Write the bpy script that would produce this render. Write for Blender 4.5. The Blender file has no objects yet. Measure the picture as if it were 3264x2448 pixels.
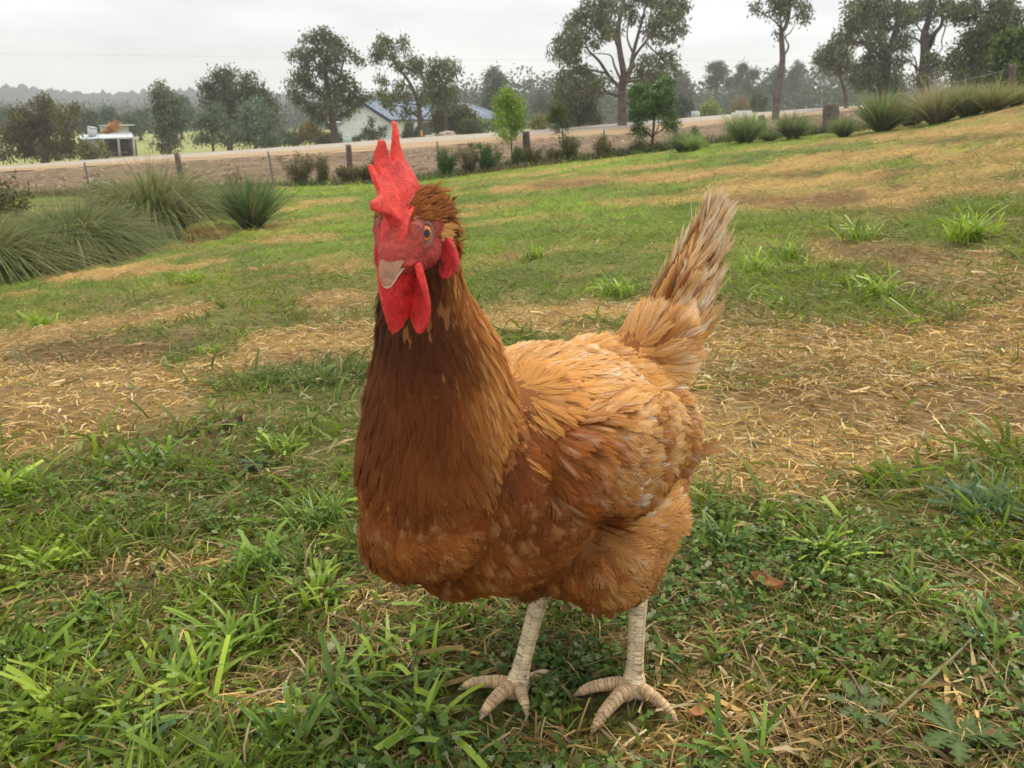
import bpy, bmesh, math, random
import numpy as np
from mathutils import Vector, Matrix
from mathutils.bvhtree import BVHTree
from mathutils import noise as mn

random.seed(7)
RNG = np.random.default_rng(11)
S = bpy.context.scene
COL = S.collection

# ------------------------------------------------------------------ camera, sky, sun, exposure
CAM_H = 0.46
PITCH = math.radians(17.8)
FPX = 835.0                                   # focal length in pixels of the 1024-wide frame
cd = bpy.data.cameras.new('camera')
cd.sensor_width = 36.0
cd.lens = 36.0 * FPX / 1024.0
cd.clip_start = 0.02
cd.clip_end = 6000
cam = bpy.data.objects.new('camera', cd)
cam.location = (0, 0, CAM_H)
cam.rotation_euler = (math.pi / 2 - PITCH, 0, 0)
COL.objects.link(cam)
S.camera = cam
cd.dof.use_dof = True
cd.dof.focus_distance = 0.58
cd.dof.aperture_fstop = 30.0

SUN_EL, SUN_AZ = math.radians(58), math.radians(40)      # azimuth from +Y towards +X
W = bpy.data.worlds.new('World')
S.world = W
W.use_nodes = True
nt = W.node_tree
nt.nodes.clear()


def N(t, kind, **kw):
    n = t.nodes.new(kind)
    for k, v in kw.items():
        if k in n.inputs.keys():
            n.inputs[k].default_value = v
        else:
            setattr(n, k, v)
    return n


sky = N(nt, 'ShaderNodeTexSky')
sky.sky_type = 'NISHITA'
sky.sun_disc = False
sky.sun_elevation = SUN_EL
sky.sun_rotation = SUN_AZ
bg1 = N(nt, 'ShaderNodeBackground')
bg1.inputs['Strength'].default_value = 0.1
nt.links.new(sky.outputs[0], bg1.inputs['Color'])
tc = N(nt, 'ShaderNodeTexCoord')
mp = N(nt, 'ShaderNodeMapping')
mp.inputs['Scale'].default_value = (1.0, 1.0, 4.5)
mp.inputs['Location'].default_value = (3.1, 0.4, 0.35)
nt.links.new(tc.outputs['Generated'], mp.inputs[0])
nz = N(nt, 'ShaderNodeTexNoise')
nz.inputs['Scale'].default_value = 2.1
nz.inputs['Detail'].default_value = 4
nz.inputs['Roughness'].default_value = 0.5
nt.links.new(mp.outputs[0], nz.inputs[0])
cr = N(nt, 'ShaderNodeValToRGB')
cr.color_ramp.elements[0].position = 0.34
cr.color_ramp.elements[0].color = (0.43, 0.435, 0.46, 1)
cr.color_ramp.elements[1].position = 0.60
cr.color_ramp.elements[1].color = (0.75, 0.75, 0.755, 1)
nt.links.new(nz.outputs[0], cr.inputs[0])
sep = N(nt, 'ShaderNodeSeparateXYZ')
nt.links.new(tc.outputs['Generated'], sep.inputs[0])
mr = N(nt, 'ShaderNodeMapRange')               # an overcast sky brightens steadily towards the zenith
mr.inputs['From Min'].default_value = 0.0
mr.inputs['From Max'].default_value = 1.0
mr.inputs['To Min'].default_value = 0.78
mr.inputs['To Max'].default_value = 1.5
nt.links.new(sep.outputs['Z'], mr.inputs[0])
bg2 = N(nt, 'ShaderNodeBackground')
nt.links.new(cr.outputs[0], bg2.inputs['Color'])
nt.links.new(mr.outputs[0], bg2.inputs['Strength'])
mx = N(nt, 'ShaderNodeMixShader')
mx.inputs[0].default_value = 0.94
nt.links.new(bg1.outputs[0], mx.inputs[1])
nt.links.new(bg2.outputs[0], mx.inputs[2])
wo = N(nt, 'ShaderNodeOutputWorld')
nt.links.new(mx.outputs[0], wo.inputs[0])

sl = bpy.data.lights.new('sun', 'SUN')
sl.energy = 1.5
sl.angle = math.radians(14)
sl.color = (1.0, 0.89, 0.72)
sun = bpy.data.objects.new('sun', sl)
sd = Vector((math.sin(SUN_AZ) * math.cos(SUN_EL), math.cos(SUN_AZ) * math.cos(SUN_EL), math.sin(SUN_EL)))
sun.rotation_euler = sd.to_track_quat('Z', 'Y').to_euler()
sun.location = (3, 4, 8)
COL.objects.link(sun)

S.view_settings.view_transform = 'Standard'
S.view_settings.look = 'None'
S.view_settings.gamma = 1
S.view_settings.use_curve_mapping = False
S.view_settings.exposure = 0.86
S.render.engine = 'CYCLES'
S.cycles.max_bounces = 6
S.cycles.diffuse_bounces = 3
S.cycles.glossy_bounces = 2
S.cycles.transmission_bounces = 4
S.cycles.transparent_max_bounces = 6
S.cycles.volume_bounces = 1

# ------------------------------------------------------------------ picture helpers: a pixel and a distance give a place
CP, SP = math.cos(PITCH), math.sin(PITCH)


def ray(px, py):
    a, b = (px - 512) / FPX, (384 - py) / FPX
    return a, CP + b * SP, -SP + b * CP


def P(px, py, y):
    """the point on the sight line of a pixel at ground distance y"""
    d = ray(px, py)
    t = y / d[1]
    return Vector((d[0] * t, y, CAM_H + d[2] * t))


def proj(x, y, z):
    dz = z - CAM_H
    zc = y * CP - dz * SP
    up = y * SP + dz * CP
    zc = np.maximum(zc, 1e-3)
    return 512 + FPX * x / zc, 384 - FPX * up / zc


def A(x, y): return x * .12765, 18.8 + y * .12765
def B(x, y): return 266.7 + x * .12765, 18.8 + y * .12765
def C(x, y): return 517.6 + x * .12765, y * .12765
def D(x, y): return 752.9 + x * .12254, y * .12254
def E(x, y): return x * .12765, 156.9 + y * .12765
def G(x, y): return x * .46293, y * .46293


# ------------------------------------------------------------------ terrain
def feat(pts):
    """pts: (px,py,y) -> sorted arrays u, y, z"""
    r = []
    for px, py, y in pts:
        p = P(px, py, y)
        r.append((p.x / y, y, p.z))
    r.sort()
    r = np.array(r)
    return r[:, 0], r[:, 1], r[:, 2]


def nearplane(x, y):
    return 0.02 * x - 0.025 * (y - 0.6)


F_mid = feat([(-250, 300, 6.5), (0, 285, 6.8), (120, 262, 7.6), (246, 240, 8.0), (400, 232, 7.5), (560, 222, 7.5), (760, 200, 7.2),
              (900, 182, 6.6), (1024, 162, 6.0), (1300, 130, 5.6)])
F_edge = feat([(-300, 222, 22), (0, 200, 22), (160, 194, 22), (266, 188.6, 22), (407, 183.5, 22), (549, 165.6, 22), (612, 158, 22), (731, 142, 22),
               (855, 132, 22), (937, 120, 22), (1024, 98, 22), (1150, 80, 22), (1350, 60, 22)])
F_bank = feat([(-300, 215, 27), (0, 192, 27), (266, 181, 27), (407, 174, 27), (549, 158, 27), (627, 151, 27), (731, 136.5, 27),
               (855, 128, 27), (937, 119, 27), (1024, 99, 27), (1350, 70, 27)])
F_near = feat([(-300, 192, 46), (0, 172, 46), (282, 155.5, 48), (394, 150, 50), (549, 138, 53), (627, 134, 56), (720, 124, 60), (800, 117, 66),
               (863, 110, 72), (1024, 101, 80), (1350, 85, 85)])
F_far = feat([(-300, 186, 53), (0, 166.9, 54), (282, 147.7, 58), (403, 138.8, 61), (549, 129.6, 66), (680, 118.7, 73), (863, 105.6, 85),
              (1024, 97, 95), (1350, 84, 100)])


def terrain(x, y):
    x = np.asarray(x, float)
    y = np.maximum(np.asarray(y, float), 0.02)
    u = x / np.maximum(y, 0.3)
    uc = np.clip(u, -1.05, 1.05)
    ys, zs = [], []
    ys.append(np.full_like(y, 0.02)); zs.append(nearplane(x, y * 0 + .02))
    ys.append(np.full_like(y, 1.4)); zs.append(nearplane(x, np.minimum(y, 1.4)))
    for f in (F_mid, F_edge, F_bank, F_near, F_far):
        ys.append(np.interp(uc, f[0], f[1]))
        zs.append(np.interp(uc, f[0], f[2]))
    yf, zf = ys[-1], zs[-1]
    ys.append(yf + 1.0); zs.append(zf - 0.04)
    ys.append(yf + 9); zs.append(zf - 1.1)
    ys.append(np.full_like(y, 130.0)); zs.append(np.interp(uc, [-.6, 0, .6], [-3.6, -2.4, -1.0]))
    ys.append(np.full_like(y, 420.0)); zs.append(np.interp(uc, [-.6, 0, .6], [-5, -2.4, -1.0]))
    ys.append(np.full_like(y, 4000.0)); zs.append(np.full_like(y, -5.0))
    L = np.log(y)
    out = zs[0].copy()
    for k in range(len(ys) - 1):
        a, b = np.log(ys[k]), np.log(ys[k + 1])
        t = np.clip((L - a) / (b - a), 0, 1)
        if k == 0:
            seg = nearplane(x, y)
        elif k in (1, 2):
            seg = zs[k] + (zs[k + 1] - zs[k]) * np.clip((y - ys[k]) / (ys[k + 1] - ys[k]), 0, 1)
        else:
            t2 = t * t * (3 - 2 * t) if k in (3,) else t
            seg = zs[k] + (zs[k + 1] - zs[k]) * t2
        m = L >= a
        out = np.where(m, seg, out)
    return out


def vnoise(x, y, s, seed=0):
    """cheap smooth value noise, vectorised, 0..1"""
    x = np.asarray(x, float) * s + seed * 17.3
    y = np.asarray(y, float) * s + seed * 9.1
    xi, yi = np.floor(x), np.floor(y)
    fx, fy = x - xi, y - yi
    fx = fx * fx * (3 - 2 * fx); fy = fy * fy * (3 - 2 * fy)

    def h(a, b):
        v = np.sin(a * 127.1 + b * 311.7 + seed * 3.3) * 43758.5453
        return v - np.floor(v)
    return (h(xi, yi) * (1 - fx) + h(xi + 1, yi) * fx) * (1 - fy) + (h(xi, yi + 1) * (1 - fx) + h(xi + 1, yi + 1) * fx) * fy


def fbm(x, y, s, seed=0, o=3):
    v, a, t = 0, 1, 0
    for k in range(o):
        v = v + a * vnoise(x, y, s * 2 ** k, seed + k)
        t += a
        a *= .55
    return v / t


def ground_hit(px, py, n=26):
    """where sight lines meet the terrain (vectorised)"""
    px = np.asarray(px, float); py = np.asarray(py, float)
    a, b = (px - 512) / FPX, (384 - py) / FPX
    dx, dy, dz = a, CP + b * SP, -SP + b * CP
    ts = np.exp(np.linspace(math.log(.22), math.log(60), 90))
    lo = np.zeros_like(px); hi = np.full_like(px, 60.0); found = np.zeros(px.shape, bool)
    prev = np.full_like(px, ts[0])
    for t in ts:
        z = CAM_H + dz * t
        below = z < terrain(dx * t, dy * t)
        new = below & ~found
        lo = np.where(new, prev, lo); hi = np.where(new, t, hi)
        found |= below
        prev = np.full_like(px, t)
    for _ in range(14):
        m = (lo + hi) / 2
        below = CAM_H + dz * m < terrain(dx * m, dy * m)
        hi = np.where(below, m, hi); lo = np.where(below, lo, m)
    t = (lo + hi) / 2
    return dx * t, dy * t, found


def hit1(px, py):
    x, y, f = ground_hit(np.array([px]), np.array([py]))
    return float(x[0]), float(y[0])


def gz(x, y):
    return float(terrain(np.array([x]), np.array([y]))[0])


# ------------------------------------------------------------------ materials
def mat(name, col=None, rough=.8, attr=None, trans=0.0, spec=.3, noise=None, bump=None, metal=0, coat=0, sss=0):
    m = bpy.data.materials.new(name)
    m.use_nodes = True
    t = m.node_tree
    b = t.nodes['Principled BSDF']
    b.inputs['Roughness'].default_value = rough
    b.inputs['Specular IOR Level'].default_value = spec
    b.inputs['Metallic'].default_value = metal
    b.inputs['Coat Weight'].default_value = coat
    b.inputs['Coat Roughness'].default_value = .15
    src = None
    if attr:
        a = N(t, 'ShaderNodeAttribute', attribute_name=attr)
        src = a.outputs['Color']
    else:
        r = N(t, 'ShaderNodeRGB')
        r.outputs[0].default_value = (*col, 1)
        src = r.outputs[0]
    co = N(t, 'ShaderNodeTexCoord')
    if noise:
        sc, amt, det = noise
        n = N(t, 'ShaderNodeTexNoise')
        n.inputs['Scale'].default_value = sc
        n.inputs['Detail'].default_value = det
        t.links.new(co.outputs['Object'], n.inputs[0])
        mrn = N(t, 'ShaderNodeMapRange')
        mrn.inputs['From Min'].default_value = .3
        mrn.inputs['From Max'].default_value = .7
        mrn.inputs['To Min'].default_value = 1 - amt
        mrn.inputs['To Max'].default_value = 1 + amt
        t.links.new(n.outputs[0], mrn.inputs[0])
        vm = N(t, 'ShaderNodeVectorMath', operation='SCALE')
        t.links.new(src, vm.inputs[0])
        t.links.new(mrn.outputs[0], vm.inputs['Scale'])
        src = vm.outputs[0]
    t.links.new(src, b.inputs['Base Color'])
    if sss:
        b.inputs['Subsurface Weight'].default_value = sss
        b.inputs['Subsurface Radius'].default_value = (.004, .0012, .0008)
        b.inputs['Subsurface Scale'].default_value = 1.0
    if bump:
        sc, st, dist = bump
        n = N(t, 'ShaderNodeTexNoise')
        n.inputs['Scale'].default_value = sc
        n.inputs['Detail'].default_value = 6
        t.links.new(co.outputs['Object'], n.inputs[0])
        bp = N(t, 'ShaderNodeBump')
        bp.inputs['Strength'].default_value = st
        bp.inputs['Distance'].default_value = dist
        t.links.new(n.outputs[0], bp.inputs['Height'])
        t.links.new(bp.outputs[0], b.inputs['Normal'])
    if trans:
        tr = N(t, 'ShaderNodeBsdfTranslucent')
        t.links.new(src, tr.inputs['Color'])
        ms = N(t, 'ShaderNodeMixShader')
        ms.inputs[0].default_value = trans
        t.links.new(b.outputs[0], ms.inputs[1])
        t.links.new(tr.outputs[0], ms.inputs[2])
        t.links.new(ms.outputs[0], t.nodes['Material Output'].inputs[0])
    return m


M = {}
M['blade'] = mat('grass_blade', attr='Col', rough=.38, trans=.40, spec=.28)
M['straw'] = mat('straw', attr='Col', rough=.6, trans=.15, spec=.3)
M['weed'] = mat('weed_leaf', attr='Col', rough=.6, trans=.3, spec=.15)
M['leaf'] = mat('leaf', attr='Col', rough=.6, trans=.3, spec=.25)
M['bark'] = mat('bark', attr='Col', rough=.9, noise=(3, .35, 5), bump=(9, .6, .05))
M['feather'] = mat('feather', attr='Col', rough=.6, trans=.18, spec=.12)
M['skin'] = mat('bird_skin', attr='Col', rough=.5, spec=.35, bump=(1500, .9, .0010), noise=(520, .17, 5), sss=.10)
M['body'] = mat('down', attr='Col', rough=.95, spec=.1)
M['scale'] = mat('leg_scale', attr='Col', rough=.42, spec=.45, noise=(500, .12, 3), bump=(1500, .25, .0003))
M['wood'] = mat('weathered_wood', (.13, .10, .08), rough=.9, noise=(14, .4, 5), bump=(30, .6, .02))
M['metal_post'] = mat('grey_steel', (.16, .16, .17), rough=.6)
M['wire'] = mat('wire', (.25, .25, .26), rough=.5, metal=.6)
M['white_paint'] = mat('white_weatherboard', (.92, .92, .89), rough=.6, noise=(2, .04, 3))
M['blue_roof'] = mat('blue_grey_roof_sheet', (.15, .195, .26), rough=.38, noise=(1.2, .1, 3))
M['navy'] = mat('navy_trim', (.035, .05, .10), rough=.5)
M['galv'] = mat('galvanised_sheet', (.52, .55, .56), rough=.45, noise=(3, .12, 4))
M['board_wall'] = mat('old_board', (.33, .32, .30), rough=.85, noise=(4, .2, 4))  # grey boards and posts of the farm shed
M['dark'] = mat('painted_interior_shade', (.03, .028, .026), rough=.9)  # near-black wall colour stands in for the shade inside the open shed
M['cream_wall'] = mat('cream_render', (.55, .53, .47), rough=.8, noise=(3, .1, 4))
M['glass'] = mat('window_glass', (.05, .06, .07), rough=.08, spec=.6)
M['rock'] = mat('boulder_stone', (.34, .27, .21), rough=.9, noise=(8, .3, 5), bump=(12, .8, .05))
M['orange'] = mat('orange_stake', (.75, .25, .05), rough=.6)
M['tank'] = mat('water_tank_steel', (.45, .52, .55), rough=.5)
M['bone'] = mat('letterbox_white', (.75, .75, .73), rough=.6)


# ------------------------------------------------------------------ mesh helpers
def mesh_np(name, V, Q, col=None, smooth=False):
    """verts Nx3, quads Mx4 (or tris Mx3), col Nx3 per vertex"""
    V = np.ascontiguousarray(V, dtype=np.float32)
    Q = np.ascontiguousarray(Q, dtype=np.int32)
    me = bpy.data.meshes.new(name)
    k = Q.shape[1]
    me.vertices.add(len(V)); me.vertices.foreach_set('co', V.ravel())
    me.loops.add(Q.size); me.loops.foreach_set('vertex_index', Q.ravel())
    me.polygons.add(len(Q))
    me.polygons.foreach_set('loop_start', np.arange(0, Q.size, k, dtype=np.int32))
    try:
        me.polygons.foreach_set('loop_total', np.full(len(Q), k, dtype=np.int32))
    except Exception:
        pass
    me.update(calc_edges=True)
    if smooth:
        me.polygons.foreach_set('use_smooth', np.ones(len(Q), dtype=bool))
    if col is not None:
        setcol(me, col)
    return me


def setcol(me, col):
    at = me.color_attributes.new('Col', 'FLOAT_COLOR', 'POINT')
    c = np.ones((len(me.vertices), 4), dtype=np.float32)
    c[:, :3] = col
    at.data.foreach_set('color', c.ravel())


def link(name, me, m=None, parent=None, **props):
    o = bpy.data.objects.new(name, me)
    COL.objects.link(o)
    if m is not None:
        me.materials.append(m)
    if parent is not None:
        o.parent = parent
        o.matrix_parent_inverse = Matrix.Translation(-parent.location)
    for k, v in props.items():
        o[k] = v
    return o


def thing(name, loc, label, cat, group=None):
    o = bpy.data.objects.new(name, None)
    o.empty_display_size = .05
    o.location = loc
    COL.objects.link(o)
    o['label'] = label
    o['category'] = cat
    if group:
        o['group'] = group
    return o


def verts_of(me):
    a = np.empty(len(me.vertices) * 3, dtype=np.float32)
    me.vertices.foreach_get('co', a)
    return a.reshape(-1, 3)


def tube_np(pts, rad, n=8):
    """one tapered tube along pts -> V, Q (closed by a tiny tip)"""
    pts = np.asarray(pts, float)
    rad = np.asarray(rad, float)
    T = np.gradient(pts, axis=0)
    T /= np.linalg.norm(T, axis=1)[:, None] + 1e-12
    ref = np.array([0.31, 0.17, 0.93])
    if abs(np.dot(T[0], ref)) > .95:
        ref = np.array([1., 0, 0])
    V = []
    up = ref
    for i in range(len(pts)):
        s = np.cross(T[i], up); s /= np.linalg.norm(s) + 1e-12
        up = np.cross(s, T[i])
        a = np.linspace(0, 2 * math.pi, n, endpoint=False)
        V.append(pts[i] + rad[i] * (np.cos(a)[:, None] * s + np.sin(a)[:, None] * up))
    V = np.concatenate(V)
    Q = []
    for i in range(len(pts) - 1):
        for j in range(n):
            Q.append((i * n + j, i * n + (j + 1) % n, (i + 1) * n + (j + 1) % n, (i + 1) * n + j))
    V = np.vstack([V, pts[0], pts[-1]])
    c0, c1 = len(V) - 2, len(V) - 1
    for j in range(0, n, 2):
        Q.append((c0, (j + 2) % n, (j + 1) % n, j))
        b = (len(pts) - 1) * n
        Q.append((c1, b + j, b + (j + 1) % n, b + (j + 2) % n))
    return V, np.array(Q)


class MB:
    def __init__(s): s.V, s.Q, s.C, s.n = [], [], [], 0

    def add(s, V, Q, col=(1, 1, 1)):
        V = np.asarray(V, float)
        s.V.append(V); s.Q.append(np.asarray(Q) + s.n)
        c = np.asarray(col, float)
        s.C.append(np.broadcast_to(c, (len(V), 3)) if c.ndim == 1 else c)
        s.n += len(V)

    def box(s, c, h, rot=None, col=(1, 1, 1)):
        p = np.array([(x, y, z) for z in (-1, 1) for y in (-1, 1) for x in (-1, 1)], float) * np.array(h)
        if rot is not None:
            p = p @ np.array(rot).T
        s.add(p + np.array(c), [(0, 2, 3, 1), (4, 5, 7, 6), (0, 1, 5, 4), (2, 6, 7, 3), (0, 4, 6, 2), (1, 3, 7, 5)], col)

    def build(s, name, m, parent=None, smooth=False, **props):
        me = mesh_np(name, np.concatenate(s.V), np.concatenate(s.Q), np.concatenate(s.C), smooth)
        return link(name, me, m, parent, **props)


def spline(pts, n):
    """Catmull-Rom resample"""
    p = np.asarray(pts, float)
    if len(p) == 2:
        t = np.linspace(0, 1, n)[:, None]
        return p[0] * (1 - t) + p[1] * t
    q = np.vstack([2 * p[0] - p[1], p, 2 * p[-1] - p[-2]])
    out = []
    for x in np.linspace(0, len(p) - 1 - 1e-6, n):
        i = int(x); t = x - i
        a, b, c, d = q[i], q[i + 1], q[i + 2], q[i + 3]
        out.append(.5 * ((2 * b) + (-a + c) * t + (2 * a - 5 * b + 4 * c - d) * t * t + (-a + 3 * b - 3 * c + d) * t ** 3))
    return np.array(out)

# ------------------------------------------------------------------ what grows where on the lawn
# capsules in picture coordinates of the reference standpoint (x1,y1,x2,y2,half height,strength); they are turned into a map over the
# real ground, so the patches stay put on the lawn
DRY = [(-300, 870, 300, 800, 75, 1), (0, 930, 330, 860, 55, 1), (300, 800, 790, 735, 42, 1), (250, 700, 420, 665, 18, 1), (-100, 760, 250, 700, 22, .9),
       (120, 600, 330, 580, 13, 1), (330, 585, 480, 565, 8, .9), (580, 520, 720, 508, 10, .9), (690, 655, 780, 650, 22, 1), (0, 645, 60, 640, 8, .7),
       (1080, 692, 1400, 680, 22, 1), (1000, 700, 1300, 735, 22, 1), (700, 590, 800, 580, 10, .8),
       (1530, 760, 2500, 760, 70, 1), (1500, 900, 2500, 850, 95, 1), (1480, 1010, 1850, 990, 75, 1), (1900, 920, 2500, 880, 75, 1), (2150, 700, 2500, 660, 40, .9),
       (1780, 545, 2130, 560, 22, .75), (1950, 600, 2212, 590, 26, .6), (2050, 640, 2400, 600, 30, .6),
       (1580, 440, 1950, 425, 20, .95), (1560, 410, 1900, 380, 16, .9), (1350, 440, 1600, 420, 10, .7), (1350, 390, 1700, 365, 10, .9), (1900, 420, 2300, 395, 18, .8),
       (1080, 412, 1310, 388, 9, 1), (650, 440, 760, 430, 6, .8), (590, 455, 660, 450, 5, .8), (860, 420, 1000, 405, 4, .6), (1090, 380, 1200, 372, 3.5, .6),
       (1300, 372, 1500, 350, 5, .7), (1700, 355, 2000, 325, 15, .9), (1900, 300, 2300, 262, 12, .9), (2000, 345, 2300, 320, 13, .75), (1650, 395, 2212, 360, 9, .7),
       (1700, 320, 2212, 260, 7, .6), (1850, 250, 2250, 215, 9, .6), (1300, 440, 1480, 425, 8, .6), (1000, 445, 1150, 437, 5, .6),
       (800, 1270, 1000, 1250, 26, .45), (200, 1240, 480, 1210, 26, .5), (760, 1330, 1000, 1310, 20, .5), (1460, 1400, 2100, 1360, 20, .25), (1500, 1520, 1780, 1570, 42, .6),
       (1850, 1580, 2050, 1560, 40, .6), (300, 1520, 640, 1560, 30, .55), (1200, 1620, 1700, 1620, 40, .5), (1900, 1330, 2212, 1290, 20, .45),
       (880, 1440, 1010, 1420, 18, .5), (0, 1500, 200, 1490, 16, .5), (1230, 1380, 1320, 1400, 20, .4), (0, 1330, 150, 1310, 14, .4)]
MULCH = [(60, 770, 420, 745, 26, .9), (560, 790, 760, 765, 12, .6), (1560, 800, 1800, 800, 20, .5), (1600, 860, 2212, 900, 26, .45), (1820, 545, 2080, 560, 14, .9),
         (1600, 438, 1850, 430, 12, .9), (1700, 380, 1760, 372, 8, .9), (1160, 402, 1300, 390, 6, .9), (1980, 310, 2212, 290, 8, .7), (2000, 250, 2212, 235, 6, .6),
         (1880, 585, 1990, 600, 12, .8), (470, 935, 550, 930, 14, .9), (240, 505, 330, 495, 6, .5), (1700, 1560, 2000, 1640, 40, .75), (1280, 1500, 1420, 1530, 30, .45),
         (330, 1130, 430, 1150, 16, .5), (0, 1230, 200, 1240, 14, .5), (320, 1640, 900, 1645, 20, .6), (620, 1190, 760, 1240, 20, .4), (1500, 620, 1900, 600, 8, .35)]
GREEN = [(390, 780, 480, 745, 22, 1), (300, 740, 420, 705, 14, 1), (480, 755, 520, 745, 8, .8), (1900, 1040, 2212, 1010, 24, 1), (1050, 640, 1330, 640, 18, .8)]
LUSH = [(900, 385, 1400, 345, 16, .9), (600, 410, 800, 400, 14, .8), (500, 440, 800, 470, 16, .55), (1100, 460, 1350, 440, 18, .5), (330, 620, 480, 600, 18, .8), (0, 740, 130, 700, 14, .9),
        (1020, 560, 1300, 540, 22, .45), (1540, 560, 1760, 600, 60, .6), (2050, 500, 2212, 490, 30, .5), (0, 570, 150, 560, 8, .7), (540, 1180, 760, 1050, 40, .5),
        (60, 1200, 220, 1180, 30, .6), (1300, 640, 1400, 620, 20, .5), (1500, 335, 1760, 305, 6, .9), (600, 560, 780, 540, 12, .3), (420, 490, 560, 480, 8, .8)]
WEED = [(520, 800, 770, 830, 45, .95), (200, 1080, 460, 1060, 70, .7), (1400, 1300, 1800, 1280, 60, .85), (1600, 1240, 2000, 1200, 50, .6), (1180, 1420, 1350, 1450, 70, .6),
        (2050, 1000, 2212, 1100, 60, .2), (1500, 1360, 1700, 1380, 40, .6), (1400, 1200, 1600, 1190, 40, .5), (700, 1250, 1000, 1300, 40, .5), (1900, 1400, 2212, 1560, 70, .5),
        (1100, 1300, 1330, 1330, 50, .55), (300, 980, 560, 960, 30, .5), (1500, 300, 1800, 285, 4, .3), (1720, 640, 2212, 640, 10, .3)]


def caps(L, gx, gy):
    out = np.zeros_like(gx)
    for x1, y1, x2, y2, r, s in L:
        ex, ey = x2 - x1, y2 - y1
        t = np.clip(((gx - x1) * ex + (gy - y1) * ey) / (ex * ex + ey * ey + 1e-9), 0, 1)
        dx, dy = gx - (x1 + ex * t), gy - (y1 + ey * t)
        d = np.sqrt((dx / 2.2) ** 2 + dy ** 2) / r
        out = np.maximum(out, s * np.clip(1.5 - d * .95, 0, 1) ** 1.2)
    return out


def cover(x, y):
    z = terrain(x, y)
    px, py = proj(x, y, z)
    gx, gy = px / .46293, py / .46293
    k = np.clip(y, .4, 30)
    # ragged edges: noise that is fixed to the ground, coarser further out
    wob = (fbm(x / k ** .6, y / k ** .6, 6, 3, 3) - .5) * np.clip(90 / k ** .55, 10, 130)
    wob2 = (fbm(x / k ** .6, y / k ** .6, 5, 8, 3) - .5) * np.clip(110 / k ** .55, 10, 130)
    gx2, gy2 = gx + wob2, gy + wob * np.clip(1.2 / k ** .3, .2, 1)
    dry = caps(DRY, gx2, gy2)
    mul = caps(MULCH, gx2, gy2) * .75
    gre = caps(GREEN, gx2, gy2)
    lus = caps(LUSH, gx2, gy2)
    wee = caps(WEED, gx2, gy2)
    # general streaks along the mowing direction
    s = .61 * x + .79 * y; c = .79 * x - .61 * y
    st = fbm(s * .35, c * 1.3, 1.2, 21, 4)
    far = np.clip((y - 2) / 4, 0, 1)
    dry = np.maximum(dry, np.clip((st - .60) * 5, 0, .75) * far)
    slope = np.clip((gx - 1250) / 700, 0, 1) * far
    dry = np.maximum(dry, np.clip((st - .51) * 4, 0, .70) * slope)
    dry = dry * (1 - gre)
    mul = np.maximum(mul, np.clip((fbm(s, c * 2.5, 1.1, 33, 3) - .62) * 5, 0, .8) * slope)
    lus = np.maximum(lus, np.clip((fbm(x, y, .9, 40, 2) - .62) * 4, 0, .7) * (1 - dry))
    return dry, mul, lus, wee


def rgb(*c): return np.array(c, float)


def lerp(a, b, t):
    t = np.asarray(t)[..., None] if np.ndim(t) else t
    return a * (1 - t) + b * t


SOIL = rgb(.075, .047, .026)
THATCH = rgb(.20, .135, .060)
STRAWG = rgb(.52, .33, .105)
GREENG = rgb(.130, .200, .026)
LIMEG = rgb(.25, .36, .035)
GRAVEL = rgb(.175, .122, .075)
ROADC = rgb(.35, .305, .25)
SANDC = rgb(.38, .26, .135)

# --- lawn / bank / road sheets on one polar grid
def grid(u0, u1, nu, y_arr, ufun=None):
    us = np.linspace(u0, u1, nu)
    U, Y = np.meshgrid(us, y_arr)
    return U, Y


def sheet(name, U, Y, zoff, colfun, m, **props):
    X = U * np.maximum(Y, .3)
    Z = terrain(X, Y) + zoff(X, Y) if callable(zoff) else terrain(X, Y) + zoff
    V = np.stack([X, Y, Z], -1).reshape(-1, 3)
    h, w = U.shape
    idx = np.arange(h * w).reshape(h, w)
    Q = np.stack([idx[:-1, :-1], idx[:-1, 1:], idx[1:, 1:], idx[1:, :-1]], -1).reshape(-1, 4)
    me = mesh_np(name, V, Q, colfun(X, Y).reshape(-1, 3), True)
    return link(name, me, m, None, kind='structure', **props)


M['soil'] = mat('soil_and_thatch', attr='Col', rough=.95, spec=.1, noise=(60, .45, 6), bump=(120, .7, .01))
M['gravel'] = mat('stony_fill', attr='Col', rough=.95, spec=.1, noise=(2.2, .45, 8), bump=(3, .8, .12))
M['roadm'] = mat('gravel_road', attr='Col', rough=.8, spec=.2, noise=(.8, .10, 6), bump=(6, .3, .02))


def lawn_col(X, Y):
    dry, mul, lus, wee = cover(X, Y)
    far = np.clip((Y - 1.5) / 5, 0, 1)
    tall = fbm(X, Y, 1.1, 215, 3)
    fine = fbm(X, Y, 5.5, 216, 3)
    g = lerp(lerp(SOIL, GREENG, .30 + .5 * far), LIMEG * .75, lus * far * .8)
    g = lerp(g, rgb(.060, .085, .020), np.clip((.48 - tall) * 3 + (.47 - fine) * 2.4, 0, .65) * far)
    g = lerp(g, THATCH, np.clip((fine - .60) * 5, 0, .6))
    g = lerp(g, lerp(SOIL, lerp(THATCH, STRAWG, .25 + .5 * far), .7), dry)
    g = lerp(g, SOIL * .9, mul * .8)
    n = fbm(X, Y, 3, 60, 4)[..., None]
    return g * (.55 + .8 * n)


def road_feat(k, U):
    f = {'edge': F_edge, 'bank': F_bank, 'near': F_near, 'far': F_far}[k]
    uc = np.clip(U, -1.05, 1.05)
    return np.interp(uc, f[0], f[1])


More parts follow.
